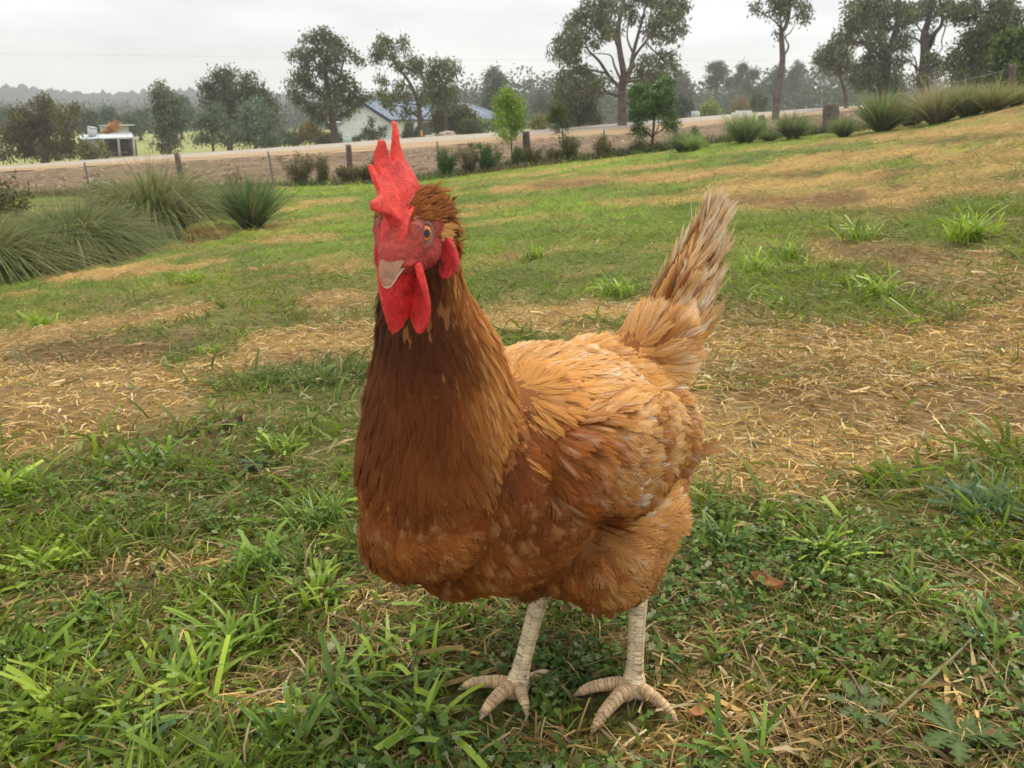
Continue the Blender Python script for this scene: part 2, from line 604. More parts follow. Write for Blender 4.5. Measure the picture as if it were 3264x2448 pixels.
us = np.linspace(-1.25, 1.25, 200)
tt = np.exp(np.linspace(math.log(.006), 0, 210))
ye = road_feat('edge', us) + 2.2
Ulawn = np.repeat(us[None], 210, 0)
Ylawn = tt[:, None] * ye[None]
bumpn = lambda X, Y: (fbm(X, Y, 9, 70, 3) - .5) * np.clip(.02 * Y, .006, .10)
LAWNBUMP = bumpn
sheet('lawn_ground', Ulawn, Ylawn, bumpn, lawn_col, M['soil'])

k = np.linspace(0, 1, 60)
yb0, yb1 = ye - .3, road_feat('near', us)
Ubk = np.repeat(us[None], 60, 0)
Ybk = yb0[None] + (yb1 - yb0)[None] * (k[:, None] ** 1.2)


def bank_col(X, Y):
    U = X / Y
    t = (Y - road_feat('bank', U)) / (road_feat('near', U) - road_feat('bank', U))
    n = fbm(X, Y * .5, .8, 80, 4)
    c = lerp(GRAVEL, GRAVEL * rgb(.8, .78, .78), np.clip((n - .5) * 4, 0, 1))
    c = lerp(c, SANDC * .75, np.clip((t - .86 + (n - .5) * .3) * 8, 0, 1))
    c = lerp(c, rgb(.13, .13, .05), np.clip((.03 - t) * 12, 0, .8))
    return c * (.8 + .4 * fbm(X, Y, 2.5, 81, 3))[..., None]


sheet('earth_bank', Ubk, Ybk, lambda X, Y: (fbm(X, Y, 1.3, 82, 4) - .5) * .35 * np.clip((Y - 22) / 4, 0, 1), bank_col, M['gravel'])

# --- road: a pale carriageway with sandy shoulders
yr0, yr1 = road_feat('near', us), road_feat('far', us)
k = np.linspace(0, 1, 26)
Yrd = (yr0 - .6)[None] + (yr1 + 1.4 - yr0 + .6)[None] * k[:, None]
Urd = np.repeat(us[None], 26, 0)


def road_col(X, Y):
    U = X / Y
    t = (Y - road_feat('near', U)) / (road_feat('far', U) - road_feat('near', U))
    n = fbm(X * .3, Y, 1.5, 90, 3)
    c = lerp(SANDC, ROADC, np.clip((t - .42 + (n - .5) * .15) * 9, 0, 1))
    rut = np.clip(np.sin(t * 38 + n * 3) * .5 + .5, 0, 1) * np.clip((.5 - t) * 5, 0, 1)
    c = lerp(c, GRAVEL * 1.25, rut * .45)
    c = lerp(c, rgb(.28, .17, .11), np.clip((t - 1.0) * 12, 0, 1))
    return c


sheet('road', Urd, Yrd, lambda X, Y: .03 + (fbm(X, Y, 1.1, 91, 2) - .5) * .05, road_col, M['roadm'])

# --- land beyond the road: rough paddocks, then the floor of the valley
k = np.exp(np.linspace(0, 1, 60) * 4.2) - 1
k /= k[-1]
Yf = (yr1 + .6)[None] + (3900 - yr1)[None] * k[:, None]
Uf = np.repeat(us[None], 60, 0)


def field_col(X, Y):
    n = fbm(X, Y, .02, 100, 3)
    c = lerp(rgb(.17, .22, .05), rgb(.28, .27, .09), n)
    return c


sheet('far_fields', Uf, Yf, -.05, field_col, M['roadm'])

# ================================================================== THE HEN
HO = np.array([0.022, 0.610, 0.0])                       # point on the ground under the hen
HF = np.array([-0.55, -0.835, 0.0]); HF /= np.linalg.norm(HF)
HL = np.array([-HF[1], HF[0], 0.0])                      # the hen's left, which is the side seen
HU = np.array([0, 0, 1.0])


def hw(f, l, z): return HO + HF * f + HL * l + HU * z


def hloc(p):
    q = np.asarray(p) - HO
    return np.stack([q @ HF, q @ HL, q @ HU], -1)


HC = np.array(P(410, 232, 0.425))                        # centre of the head
yaw = math.radians(15)
FH = np.array([-math.sin(yaw), -math.cos(yaw), -.10]); FH /= np.linalg.norm(FH)
LH = np.cross(HU, FH); LH /= np.linalg.norm(LH)
UH = np.cross(FH, LH)


HS = .0113
def hd(f, l, u): return HC + (FH * f + LH * l + UH * u) * HS       # centimetres in the head's frame


def blob(bm, c, r, axes=None, seg=24):
    m = Matrix.Identity(4)
    R = np.eye(3) if axes is None else np.array(axes).T
    for i in range(3):
        for j in range(3):
            m[i][j] = R[i][j] * r[j]
        m[i][3] = c[i]
    bmesh.ops.create_uvsphere(bm, u_segments=seg, v_segments=seg // 2, radius=1, matrix=m)


def fuse(bm, voxel, smooth, fac=.5, name='tmp'):
    """join overlapping closed shapes into one continuous skin"""
    me = bpy.data.meshes.new(name)
    bm.to_mesh(me); bm.free()
    o = bpy.data.objects.new(name, me)
    COL.objects.link(o)
    r = o.modifiers.new('r', 'REMESH'); r.mode = 'VOXEL'; r.voxel_size = voxel
    s = o.modifiers.new('s', 'SMOOTH'); s.iterations = smooth; s.factor = fac
    dg = bpy.context.evaluated_depsgraph_get()
    out = bpy.data.meshes.new_from_object(o.evaluated_get(dg), depsgraph=dg)
    bpy.data.objects.remove(o); bpy.data.meshes.remove(me)
    out.polygons.foreach_set('use_smooth', np.ones(len(out.polygons), dtype=bool))
    out.materials.clear()
    return out


def hob(bm, f, l, z, rf, rl, rz, tilt=0.0):
    """ellipsoid in the hen's frame, tilted nose-up by tilt degrees"""
    t = math.radians(tilt)
    a = HF * math.cos(t) + HU * math.sin(t)
    c = HU * math.cos(t) - HF * math.sin(t)
    blob(bm, hw(f, l, z), (rf, rl, rz), (a, HL, c))


hen = thing('hen', hw(0, 0, 0), 'brown hen with upright red comb standing on the grass facing the camera', 'hen')

bm = bmesh.new()
hob(bm, -.008, 0, .218, .122, .086, .072, 5)             # trunk
hob(bm, .062, -.002, .212, .074, .086, .070)             # breast
hob(bm, .048, -.014, .190, .068, .078, .052)             # keel
hob(bm, .056, -.050, .186, .066, .062, .056)
blob(bm, np.array(P(415, 525, .520)), (.040, .040, .036))
hob(bm, -.085, .004, .212, .076, .076, .068)             # rump
hob(bm, -.078, .012, .158, .070, .076, .056)             # fluff under the tail
hob(bm, -.010, .052, .142, .054, .042, .052)             # thighs
hob(bm, -.018, .056, .124, .040, .037, .036)
hob(bm, .004, -.030, .142, .046, .036, .042)
blob(bm, np.array(P(527, 559, .605)), (.028, .028, .028))
hob(bm, -.045, .048, .152, .060, .050, .050)
for px_, py_, y_, r in ((488, 468, .525, .052), (500, 520, .535, .048), (498, 545, .560, .036), (525, 430, .545, .045), (452, 548, .535, .034), (560, 540, .580, .040), (600, 520, .600, .044)):
    blob(bm, np.array(P(px_, py_, y_)), (r, r, r))
# neck: a chain of discs from the breast up to the skull
NK = [(P(430, 505, .508), .046), (P(436, 450, .505), .052), (P(440, 395, .497), .047), (P(434, 345, .482), .036), (P(423, 300, .465), .026), (hd(-1.8, 0, -1.1), .019)]
NKp = spline([np.array(q[0]) for q in NK], 18)
for i, q in enumerate(NKp):
    r = np.interp(i / 17 * 5, range(6), [k_[1] for k_ in NK])
    blob(bm, q, (r, r, r))
# root of the tail: the rump runs up into the tail without a break
for px_, py_, y_, r in ((650, 354, .695, .034), (667, 334, .705, .023), (684, 304, .727, .014), (696, 276, .748, .008)):
    blob(bm, np.array(P(px_, py_, y_)), (r, r, r))
body_me = fuse(bm, .0045, 38)
BV = verts_of(body_me)
bodyc = np.tile(rgb(.22, .085, .028), (len(BV), 1))
setcol(body_me, bodyc)
body = link('body', body_me, M['body'], hen)

# --- head
bm = bmesh.new()
HA = (FH, LH, UH)


def hb(f, l, u, rf, rl, ru, axes=None):
    blob(bm, hd(f, l, u), (rf * HS, rl * HS, ru * HS), axes or HA, 20)


hb(-.5, 0, .25, 1.9, 1.42, 1.45)
hb(.7, 0, -.15, 1.5, 1.20, 1.15)
hb(1.6, 0, -.50, .95, .82, .80)
hb(-.9, 0, -.6, 1.6, 1.35, 1.4)
hb(.4, 0, -1.0, 1.3, 1.02, .8)
for s in (-1, 1):
    hb(.75, s * .78, .22, 1.0, .46, .88)              # bulge round the eye
    hb(-.1, s * .95, -.75, .9, .42, .65)               # cheek
    hb(1.3, s * .66, -.92, .85, .24, .20)
    hb(1.0, s * .85, -.62, .7, .16, .16)               # fold at the corner of the beak
head_me = fuse(bm, .0009, 3)
HV = verts_of(head_me)


def head_local(p):
    q = (np.asarray(p) - HC) / HS
    return np.stack([q @ FH, q @ LH, q @ UH], -1)


hl = head_local(HV)
# press the eye sockets in, wrinkle the bare skin
for s in (-1, 1):
    d = np.sqrt(((hl[:, 0] - .88) / 1.0) ** 2 + ((hl[:, 2] - .22) / 1.05) ** 2)
    side = (hl[:, 1] * s > .5)
    push = np.where(side, .16 * np.exp(-(d / .45) ** 2) - .07 * np.exp(-((d - .62) / .12) ** 2), 0)
    HV = HV - (LH * s)[None] * push[:, None] * .01
wr = (np.abs(np.array([mn.noise(Vector(p * 380)) for p in HV])) - .2) * -.0012 + np.array([mn.noise(Vector(p * 800)) for p in HV]) * .00045 + np.array([mn.noise(Vector(p * 1500)) for p in HV]) * .00018
nrm = np.empty(len(HV) * 3, dtype=np.float32)
head_me.vertices.foreach_get('normal', nrm)
HV = HV + nrm.reshape(-1, 3) * wr[:, None]
head_me.vertices.foreach_set('co', HV.astype(np.float32).ravel())
hc = np.tile(rgb(.36, .045, .030), (len(HV), 1))
f, l, u = hl.T
dk = np.clip((np.sqrt((f - .88) ** 2 + (u - .22) ** 2) - .55) / .5, 0, 1)
hc = lerp(hc, rgb(.27, .075, .055), np.clip(1 - dk, 0, 1) * .6)
hc = lerp(hc, rgb(.48, .06, .035), np.clip((f - 1.0) / 1.0, 0, 1) * .7)
hc = lerp(hc, rgb(.30, .13, .07), np.clip((u - .55) / .5, 0, 1) * np.clip((np.abs(l) - .35) / .3, 0, 1) * .8)
hc = lerp(hc, rgb(.22, .085, .03), np.clip((-f - .6) / .5, 0, 1))
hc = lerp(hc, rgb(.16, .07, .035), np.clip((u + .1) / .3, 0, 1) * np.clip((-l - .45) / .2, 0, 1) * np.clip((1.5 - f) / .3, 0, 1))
hc = hc * (1 + .35 * np.array([mn.noise(Vector(p * 260)) for p in HV]))[:, None]
setcol(head_me, np.clip(hc, 0, 1))
head = link('head', head_me, M['skin'], hen)

# --- beak: upper mandible curved down over a paler tip
def loft(rings, n=14):
    V = np.concatenate(rings)
    Q = []
    for i in range(len(rings) - 1):
        for j in range(n):
            Q.append((i * n + j, i * n + (j + 1) % n, (i + 1) * n + (j + 1) % n, (i + 1) * n + j))
    V = np.vstack([V, rings[0].mean(0), rings[-1].mean(0)])
    for j in range(0, n, 2):
        Q.append((len(V) - 2, (j + 2) % n, (j + 1) % n, j))
        b = (len(rings) - 1) * n
        Q.append((len(V) - 1, b + j, b + (j + 1) % n, b + (j + 2) % n))
    return V, np.array(Q)


def beak(fs, us, rl, ru, flat=.0, cols=None, tilt=None):
    rings, cc = [], []
    a = np.linspace(0, 2 * math.pi, 14, endpoint=False)
    for i in range(len(fs)):
        s = np.sin(a); c = np.cos(a)
        s2 = np.where(s < 0, s * flat, s)
        rings.append(np.array([hd(fs[i] - ru[i] * s2[k] * (tilt or 0), c[k] * rl[i], us[i] + s2[k] * ru[i]) for k in range(14)]))
        cc += [cols[i]] * 14
    V, Q = loft(rings)
    cc += [cols[0], cols[-1]]
    return V, Q, np.array(cc)


hornc = rgb(.30, .135, .065)
tipc = rgb(.55, .42, .22)
V, Q, c = beak([1.6, 1.95, 2.3, 2.62, 2.88, 3.04, 3.08], [-.62, -.66, -.76, -.94, -1.22, -1.50, -1.68], [.62, .60, .56, .49, .39, .27, .10],
               [.42, .46, .48, .44, .35, .24, .08], .35, [hornc * .75, hornc, hornc * 1.1, hornc * 1.15, hornc * 1.05, hornc * .8, tipc], .6)
c = c * (1 + .3 * np.array([mn.noise(Vector(p * 420)) for p in V]))[:, None]
me = mesh_np('beak', V, Q, np.clip(c, 0, 1), True)
mdf = link('beak', me, M['scale'], hen)
s = mdf.modifiers.new('s', 'SUBSURF'); s.levels = s.render_levels = 2
V, Q, c = beak([1.5, 2.0, 2.45, 2.75, 2.92, 2.98], [-.98, -1.06, -1.20, -1.40, -1.60, -1.70], [.56, .50, .42, .34, .22, .08], [.10, .12, .12, .11, .08, .03], 1.2,
               [tipc * .6, tipc * .8, tipc, rgb(.60, .50, .33), rgb(.66, .58, .42), rgb(.66, .58, .42)], .3)
me = mesh_np('lower_beak', V, Q, c, True)
mdf2 = link('lower_beak', me, M['scale'], mdf)
s = mdf2.modifiers.new('s', 'SUBSURF'); s.levels = s.render_levels = 2
for sgn in (-1, 1):                                      # nostrils under a fleshy rim
    bm = bmesh.new()
    blob(bm, hd(1.98, sgn * .50, -.46), (.0024, .0012, .0011), HA, 12)
    me = bpy.data.meshes.new('nostril'); bm.to_mesh(me); bm.free()
    setcol(me, np.tile(rgb(.05, .02, .015), (len(me.vertices), 1)))
    link('nostril', me, M['skin'], mdf)

# --- eyes
M['iris'] = mat('iris', attr='Col', rough=.3, spec=.3, coat=.35)
for sgn in (-1, 1):
    ec = hd(.90, sgn * .98, .20)
    look = LH * sgn * .88 + FH * .50 + UH * .04; look /= np.linalg.norm(look)
    upv = UH - look * (UH @ look); upv /= np.linalg.norm(upv)
    sv = np.cross(upv, look)
    EK = 1.42
    rings = [(0, .00205, rgb(.004, .004, .004)), (.00145, .00195, rgb(.004, .004, .004)), (.00152, .00193, rgb(.50, .16, .015)), (.0022, .0016, rgb(.60, .20, .02)),
             (.0026, .0014, rgb(.45, .15, .03)), (.0029, .0010, rgb(.06, .03, .02)), (.0033, -.0006, rgb(.12, .05, .04)), (.0020, -.003, rgb(.1, .05, .04))]
    aa = np.linspace(0, 2 * math.pi, 28, endpoint=False)
    V, cc = [], []
    for r_, h_, c_ in rings:
        for k_ in aa:
            V.append(ec + (sv * math.cos(k_) + upv * math.sin(k_)) * max(r_, 1e-5) * EK + look * h_ * EK)
            cc.append(c_)
    Q = [(i * 28 + j, i * 28 + (j + 1) % 28, (i + 1) * 28 + (j + 1) % 28, (i + 1) * 28 + j) for i in range(len(rings) - 1) for j in range(28)]
    eye = link('eye', mesh_np('eye', V, Q, np.array(cc), True), M['iris'], hen)
    # eyelid ring, flesh fold above and below
    ring = [ec + (sv * math.cos(k_) * .0050 + upv * math.sin(k_) * .0052) + look * (.0007 + .0004 * abs(math.sin(k_))) for k_ in np.linspace(0, 2 * math.pi, 30)]
    V, Q = tube_np(ring, np.full(30, .0009), 8)
    me = mesh_np('eyelid', V, Q, np.tile(rgb(.30, .13, .10), (len(V), 1)), True)
    link('eyelid', me, M['skin'], eye)


# --- fleshy red parts cut from an outline, thickened and fused
def flesh(name, outline, origin, ax, ay, an, thick, bend=None, voxel=.0008, smooth=5, col=rgb(.66, .045, .030), parent=None, ripple=.00035):
    """outline in cm in the plane (ax, ay); thick(x,y) in cm"""
    ou = spline(list(outline) + [outline[0]], len(outline) * 5)[:-1]
    bm = bmesh.new()
    lo = [bm.verts.new(origin + (ax * x + ay * y) * HS - an * HS * .25) for x, y in ou]
    f = bm.faces.new(lo)
    r = bmesh.ops.extrude_face_region(bm, geom=[f])
    for v in [g for g in r['geom'] if isinstance(g, bmesh.types.BMVert)]:
        v.co += Vector(an * HS * .5)
    bmesh.ops.triangulate(bm, faces=[q for q in bm.faces if len(q.verts) > 4])
    bmesh.ops.recalc_face_normals(bm, faces=bm.faces)
    me = fuse(bm, voxel, smooth, .6)
    V = verts_of(me).astype(float)
    q = (V - origin) / HS
    x, y, n = q @ ax, q @ ay, q @ an
    k = np.array([thick(a, b) for a, b in zip(x, y)])
    n2 = n / .25 * k * .5
    if bend is not None:
        n2 = n2 + np.array([bend(a, b) for a, b in zip(x, y)])
    V = origin + (ax * x[:, None] + ay * y[:, None] + an * n2[:, None]) * HS
    rp = np.array([mn.noise(Vector(p * 500)) + .5 * mn.noise(Vector(p * 1200)) for p in V])
    me.vertices.foreach_set('co', V.astype(np.float32).ravel())
    me.update()
    nn = np.empty(len(V) * 3, dtype=np.float32); me.vertices.foreach_get('normal', nn)
    V = V + nn.reshape(-1, 3) * (rp * ripple)[:, None]
    me.vertices.foreach_set('co', V.astype(np.float32).ravel())
    c = np.tile(col, (len(V), 1)) * (1 + .3 * np.array([mn.noise(Vector(p * 180)) for p in V]))[:, None]
    c[:, 1:] += (.02 * np.clip(rp, 0, 1))[:, None]
    setcol(me, np.clip(c, 0, 1))
    return link(name, me, M['skin'], parent or hen)


CO = hd(0, 0, 1.0)
comb_outline = [(2.1, -1.45), (1.95, -.8), (1.7, -.25), (2.4, .25), (3.2, .55), (3.7, .75), (3.6, 1.05), (3.05, 1.1), (2.6, 1.25), (2.6, 1.8), (2.4, 2.35), (2.05, 2.0), (1.8, 1.6),
                (1.65, 2.1), (1.4, 2.8), (1.1, 3.15), (.9, 2.75), (.75, 2.2), (.6, 2.1), (.45, 2.6), (.1, 3.45), (-.25, 3.75), (-.6, 3.3), (-.75, 2.8), (-1.0, 2.6),
                (-1.25, 2.1), (-1.45, 1.4), (-1.5, .8), (-1.3, .2), (-.9, -.15), (0, -.2), (1.0, -.35), (1.7, -1.0)]
flesh('comb', comb_outline, CO, FH, UH, LH,
      lambda x, y: np.interp(y, [-1.5, 0, .8, 2.5, 5], [.85, .62, .34, .25, .17]) * np.interp(x, [-2.3, 0, 1.6, 2.8], [.9, 1, 1.1, .75]),
      lambda x, y: .16 * math.sin(x * 2.1 + 1) * np.clip(y / 2, 0, 1) + .10 * math.sin(y * 2.2) * np.clip(y, 0, 1) - .17 * max(y, 0), voxel=.0009, smooth=4)
# fold of comb that spreads over the base of the beak on each side
for sgn in (-1, 1):
    flesh('comb_fold', [(2.15, -1.25), (1.95, -.6), (1.5, -.05), (.9, .25), (.3, .35), (.9, -.1), (1.5, -.7), (1.9, -1.3)], CO + LH * sgn * .0030, FH, UH, LH * sgn,
          lambda x, y: .5, lambda x, y: .12 * (x > 0) * math.sin(x * 1.3), voxel=.0009, smooth=6, col=rgb(.62, .045, .032))

# --- wattles hang from under the beak, ear lobes from behind the cheeks
WO = hd(1.15, 0, -1.25)
for sgn in (-1, 1):
    wax = FH * .80 + LH * sgn * .60 * 1.0; wax /= np.linalg.norm(wax)
    wn = np.cross(wax, UH); wn /= np.linalg.norm(wn)
    ws = .84 if sgn > 0 else .80
    flesh('wattle', [(a_ * ws, b_ * ws) for a_, b_ in [(.8, .35), (1.05, -.4), (1.15, -1.5), (.95, -2.6), (.35, -3.5), (-.35, -3.7), (-1.1, -3.1), (-1.45, -2.0), (-1.35, -.9), (-.9, .1), (0, .4)]] if sgn > 0 else
          [(a_ * ws, b_ * ws) for a_, b_ in [(.8, .35), (1.0, -.4), (1.1, -1.6), (.9, -2.9), (.45, -3.9), (-.2, -3.7), (-.9, -2.9), (-1.2, -1.8), (-1.1, -.8), (-.8, .1), (0, .4)]],
          WO + LH * sgn * (.0085 if sgn > 0 else .0040) , wax * (-1 if sgn > 0 else -1) * -1, UH, wn, lambda x, y: np.interp(y, [-3.5, -2, 0], [.17, .16, .34]),
          (lambda x, y: .18 * math.sin(y * 1.4 + x) + .22 * (x / 1.4) ** 2), col=rgb(.62, .028, .022))
    eax = FH * .12 + LH * sgn * .45; eax /= np.linalg.norm(eax)
    eo = hd(-.75, sgn * (1.42 if sgn > 0 else 1.62), -.95)
    flesh('ear_lobe', [(.22, .65), (.48, .1), (.5, -.7), (.17, -1.2), (-.3, -1.4), (-.6, -.95), (-.62, -.2), (-.35, .45)], eo, np.array(eax), UH, np.cross(eax, UH),
          lambda x, y: .30, lambda x, y: .1 * math.sin(y * 2), col=rgb(.60, .035, .035))

# --- legs: shank and toes as one continuous scaled skin per leg
def limb(path, rad, n=30, m=230, plates=16, seed=0, ringy=False, toecol=rgb(.56, .38, .20), shankcol=rgb(.66, .52, .31), claw=0.0):
    pts = spline(path, m)
    r = np.interp(np.linspace(0, 1, m), np.linspace(0, 1, len(rad)), rad)
    T = np.gradient(pts, axis=0); T /= np.linalg.norm(T, axis=1)[:, None]
    L = np.concatenate([[0], np.cumsum(np.linalg.norm(np.diff(pts, axis=0), axis=1))])
    front = np.array([-.35, -.93, .1]) if not ringy else np.array([0, 0, 1.0])
    V, cc = [], []
    a = np.linspace(0, 2 * math.pi, n, endpoint=False)
    for i in range(m):
        s = np.cross(T[i], front); s /= np.linalg.norm(s)
        f_ = np.cross(s, T[i])
        for j in range(n):
            fr = math.cos(a[j])                         # +1 at the front / top
            sn = math.sin(a[j])
            uneven = .30 * math.sin(L[i] * 310 + seed) + .18 * math.sin(L[i] * 830 + 2 * seed + sn)
            ph = L[i] / L[-1] * plates + (0.5 if (sn > .12 * math.sin(L[i] * 500) and not ringy) else 0) + .22 * fr * (0 if ringy else 1) + uneven + .10 * math.sin(a[j] * 3 + seed)
            fracp = ph - math.floor(ph)
            prof = 1 - (1 - fracp) ** 4                 # each scute overlaps the next like a tile
            groove = 1 if fracp > .16 else fracp / .16
            col_g = 0 if ringy else (1 - min(1, abs(sn - .12 * math.sin(L[i] * 500)) / .12)) * .8 + (1 - min(1, abs(abs(sn) - .86) / .08)) * .5
            amt = (.17 if ringy else .13) * (1 if fr > -.3 else .45)
            rr = r[i] * (1 - amt + amt * prof * groove) * (1 - .06 * col_g)
            if claw and i > m * (1 - claw):
                rr = r[i] * .9
            V.append(pts[i] + (s * math.sin(a[j]) * .92 + f_ * fr) * rr)
            base = toecol if ringy else shankcol
            g = (1 - groove) * (.95 if fr > -.4 else .5) + col_g * .6
            vn = .72 + .5 * ((math.sin((math.floor(ph) + seed) * 12.9 + (fr > .35) * 4) * 4375.5) % 1)
            c_ = base * vn
            c_ = c_ * (1 - min(.8, g)) + rgb(.10, .055, .035) * min(.8, g)
            if claw and i > m * (1 - claw):
                c_ = rgb(.50, .36, .26)
            cc.append(c_)
    Q = [(i * n + j, i * n + (j + 1) % n, (i + 1) * n + (j + 1) % n, (i + 1) * n + j) for i in range(m - 1) for j in range(n)]
    V += [pts[0], pts[-1]]; cc += [cc[0], cc[-1]]
    for j in range(0, n, 2):
        Q.append((len(V) - 2, (j + 2) % n, (j + 1) % n, j))
        b = (m - 1) * n
        Q.append((len(V) - 1, b + j, b + (j + 1) % n, b + (j + 2) % n))
    return np.array(V), np.array(Q), np.array(cc)


def gpt(gx, gy, h):
    """ground point under a picture position, lifted by h"""
    x, y = hit1(gx * .46293, gy * .46293)
    return np.array([x, y, gz(x, y) + h])


def leg(ankle_g, knee, toes, seed):
    ax_, ay_ = hit1(ankle_g[0] * .46293, ankle_g[1] * .46293)
    ank = np.array([ax_, ay_, gz(ax_, ay_) + .009])
    top = ank + (knee - ank) * .985
    V, Q, c = limb([top, ank + (top - ank) * .5, ank + (top - ank) * .14, ank], [.0088, .0080, .0076, .0076, .0086, .0108, .0105], plates=17, seed=seed)
    lg = link('leg', mesh_np('leg', V, Q, c, True), M['scale'], hen)
    # foot pad joining the toes
    bm = bmesh.new()
    blob(bm, ank + np.array([0, -.002, -.002]), (.0105, .010, .0085))
    for g, _, _ in toes:
        tip = gpt(*g, .006)
        blob(bm, ank + (tip - ank) * .17 + np.array([0, 0, -.002]), (.0068, .0068, .006))
    me = fuse(bm, .0011, 5)
    vv = verts_of(me)
    nz_ = np.array([mn.noise(Vector(p * 330)) for p in vv])
    setcol(me, np.clip(np.tile(rgb(.46, .34, .23), (len(vv), 1)) * (1 + .5 * nz_)[:, None], 0, 1))
    link('foot', me, M['scale'], lg)
    for k, (g, rad_, arch) in enumerate(toes):
        tip = gpt(*g, .002)
        st = ank + (tip - ank) * .05
        mid1 = ank + (tip - ank) * .35 + np.array([0, 0, .003 + arch])
        mid2 = ank + (tip - ank) * .72 + np.array([0, 0, .004 + arch * .6])
        V, Q, c = limb([st, mid1, mid2, tip], [rad_, rad_ * 1.05, rad_ * .98, rad_ * .88, rad_ * .80, rad_ * .62, .0008], n=22, m=170,
                       plates=int(9 + 60 * np.linalg.norm(tip - st) * 2.2), seed=seed + k, ringy=True, claw=.13)
        link('toe', mesh_np('toe', V, Q, c, True), M['scale'], lg)


kneeL = hw(-.012, .048, .100)
kneeR = hw(.010, -.030, .098)
leg((1368, 1500), np.array(P(1380 * .46293, 1270 * .46293, kneeL[1])), [((1238, 1508), .0062, .002), ((1275, 1592), .0068, .003), ((1466, 1570), .0058, .002), ((1385, 1455), .0042, 0)], 1)
leg((1116, 1500), np.array(P(1172 * .46293, 1262 * .46293, .605)), [((990, 1494), .0060, .002), ((1036, 1560), .0066, .003), ((1138, 1552), .0060, .003), ((1196, 1462), .0048, 0)], 5)

# ------------------------------------------------------------------ feathers
def feather_templates(K=11, variants=14, loose=.25, shape='round', sweep=.25, cj=.1):
    """a feather as barb clumps on a shaft; coordinates: t along, s across, h lift"""
    out = []
    for v in range(variants):
        R = np.random.default_rng(100 + v)
        V, Q, sh, tt_ = [], [], [], []
        for side in (-1, 1):
            for k in range(K):
                t0 = -.12 + .98 * k / K
                t1 = t0 + .98 / K * (1.05 if loose < .5 else .7)
                tm = (t0 + t1) / 2 + sweep * .6
                if shape == 'round':
                    w = max(.02, math.sin(math.pi * min(.999, (tm * .86 + .10)))) ** .55
                elif shape == 'hackle':
                    w = max(.03, 1 - tm) ** .55 * min(1, max(tm, 0) * 4 + .3)
                else:
                    w = min(1, max(0, 1 - tm) * 3.2 + .12) ** .8 * min(1, max(0, tm) * 3 + .5)
                w *= 1 - loose * R.random() ** 1.5
                dt = sweep * (.85 + .4 * R.random())
                h = (R.random() - .3) * .06
                b = len(V)
                e0, e1 = t0 + dt, t1 + dt * (.9 + .3 * R.random())
                V += [(max(t0, 0), 0, .02), (max(t1, .02), 0, .02), (min(e1, 1.06), side * w * (.80 + .2 * R.random()), h), (min(e0, 1.02), side * w, h)]
                Q.append((b, b + 1, b + 2, b + 3) if side < 0 else (b, b + 3, b + 2, b + 1))
                j = (R.random() * 2 - 1) * cj
                sh += [j + .05, j + .05, j, j]
                tt_ += [t0, t1, e1, e0]
        b = len(V)                                       # the shaft
        V += [(.1, -.075, .05), (.1, .075, .05), (.88, .06, .04), (.88, -.06, .04)]
        Q.append((b, b + 1, b + 2, b + 3)); sh += [1, 1, 1, 1]; tt_ += [0, 0, .9, .9]
        out.append((np.array(V, float), np.array(Q), np.array(sh), np.array(tt_)))
    return out


TPL = {'round': feather_templates(11, 12, .12, 'round', .30, .05), 'hackle': feather_templates(9, 12, .28, 'hackle', .34, .09), 'long': feather_templates(34, 8, .16, 'long', .16, .05),
       'tiny': feather_templates(4, 10, .3, 'hackle', .34, .12),
       'fluff': feather_templates(17, 12, .65, 'round', .34, .09)}


def build_feathers(name, items, parent, m='feather'):
    """items: (kind, pos, dir, normal, length, width, lift, curl, colour, tip colour, shaft colour)"""
    Vs, Qs, Cs, n = [], [], [], 0
    for kind, p, d, nr, L, Wd, lift, curl, c0, c1, cs in items:
        T, Q, sh, tt_ = TPL[kind][RNG.integers(len(TPL[kind]))]
        d = d - nr * (d @ nr); d = d / (np.linalg.norm(d) + 1e-9)
        s = np.cross(nr, d)
        t = T[:, 0]
        a = lift
        # path of the shaft: leaves the skin at angle lift and curls back down
        along = t * L
        up = along * math.sin(a) - curl * L * t * t
        roll = T[:, 1] * T[:, 1] * -.16 * Wd
        V = p + d * (along * math.cos(a))[:, None] + nr * (up + T[:, 2] * Wd + roll)[:, None] + s * (T[:, 1] * Wd)[:, None]
        c = c0[None] * (1 - np.clip(tt_ * 1.3 - .35, 0, 1))[:, None] + c1[None] * np.clip(tt_ * 1.3 - .35, 0, 1)[:, None]
        c = c * (1 + np.where(sh < .9, sh, 0) * 1.1)[:, None]
        mid = np.where(np.abs(T[:, 1]) < .12, .40 if kind == 'round' else .58, .0) * np.clip(tt_ * 3 - .4, 0, 1)
        c = c * (1 - mid[:, None]) + cs[None] * mid[:, None]
        Vs.append(V); Qs.append(Q + n); Cs.append(c); n += len(V)
    me = mesh_np(name, np.concatenate(Vs), np.concatenate(Qs), np.clip(np.concatenate(Cs), 0.002, .95))
    o = link(name, me, M[m], parent)
    o['kind'] = 'stuff'
    return o


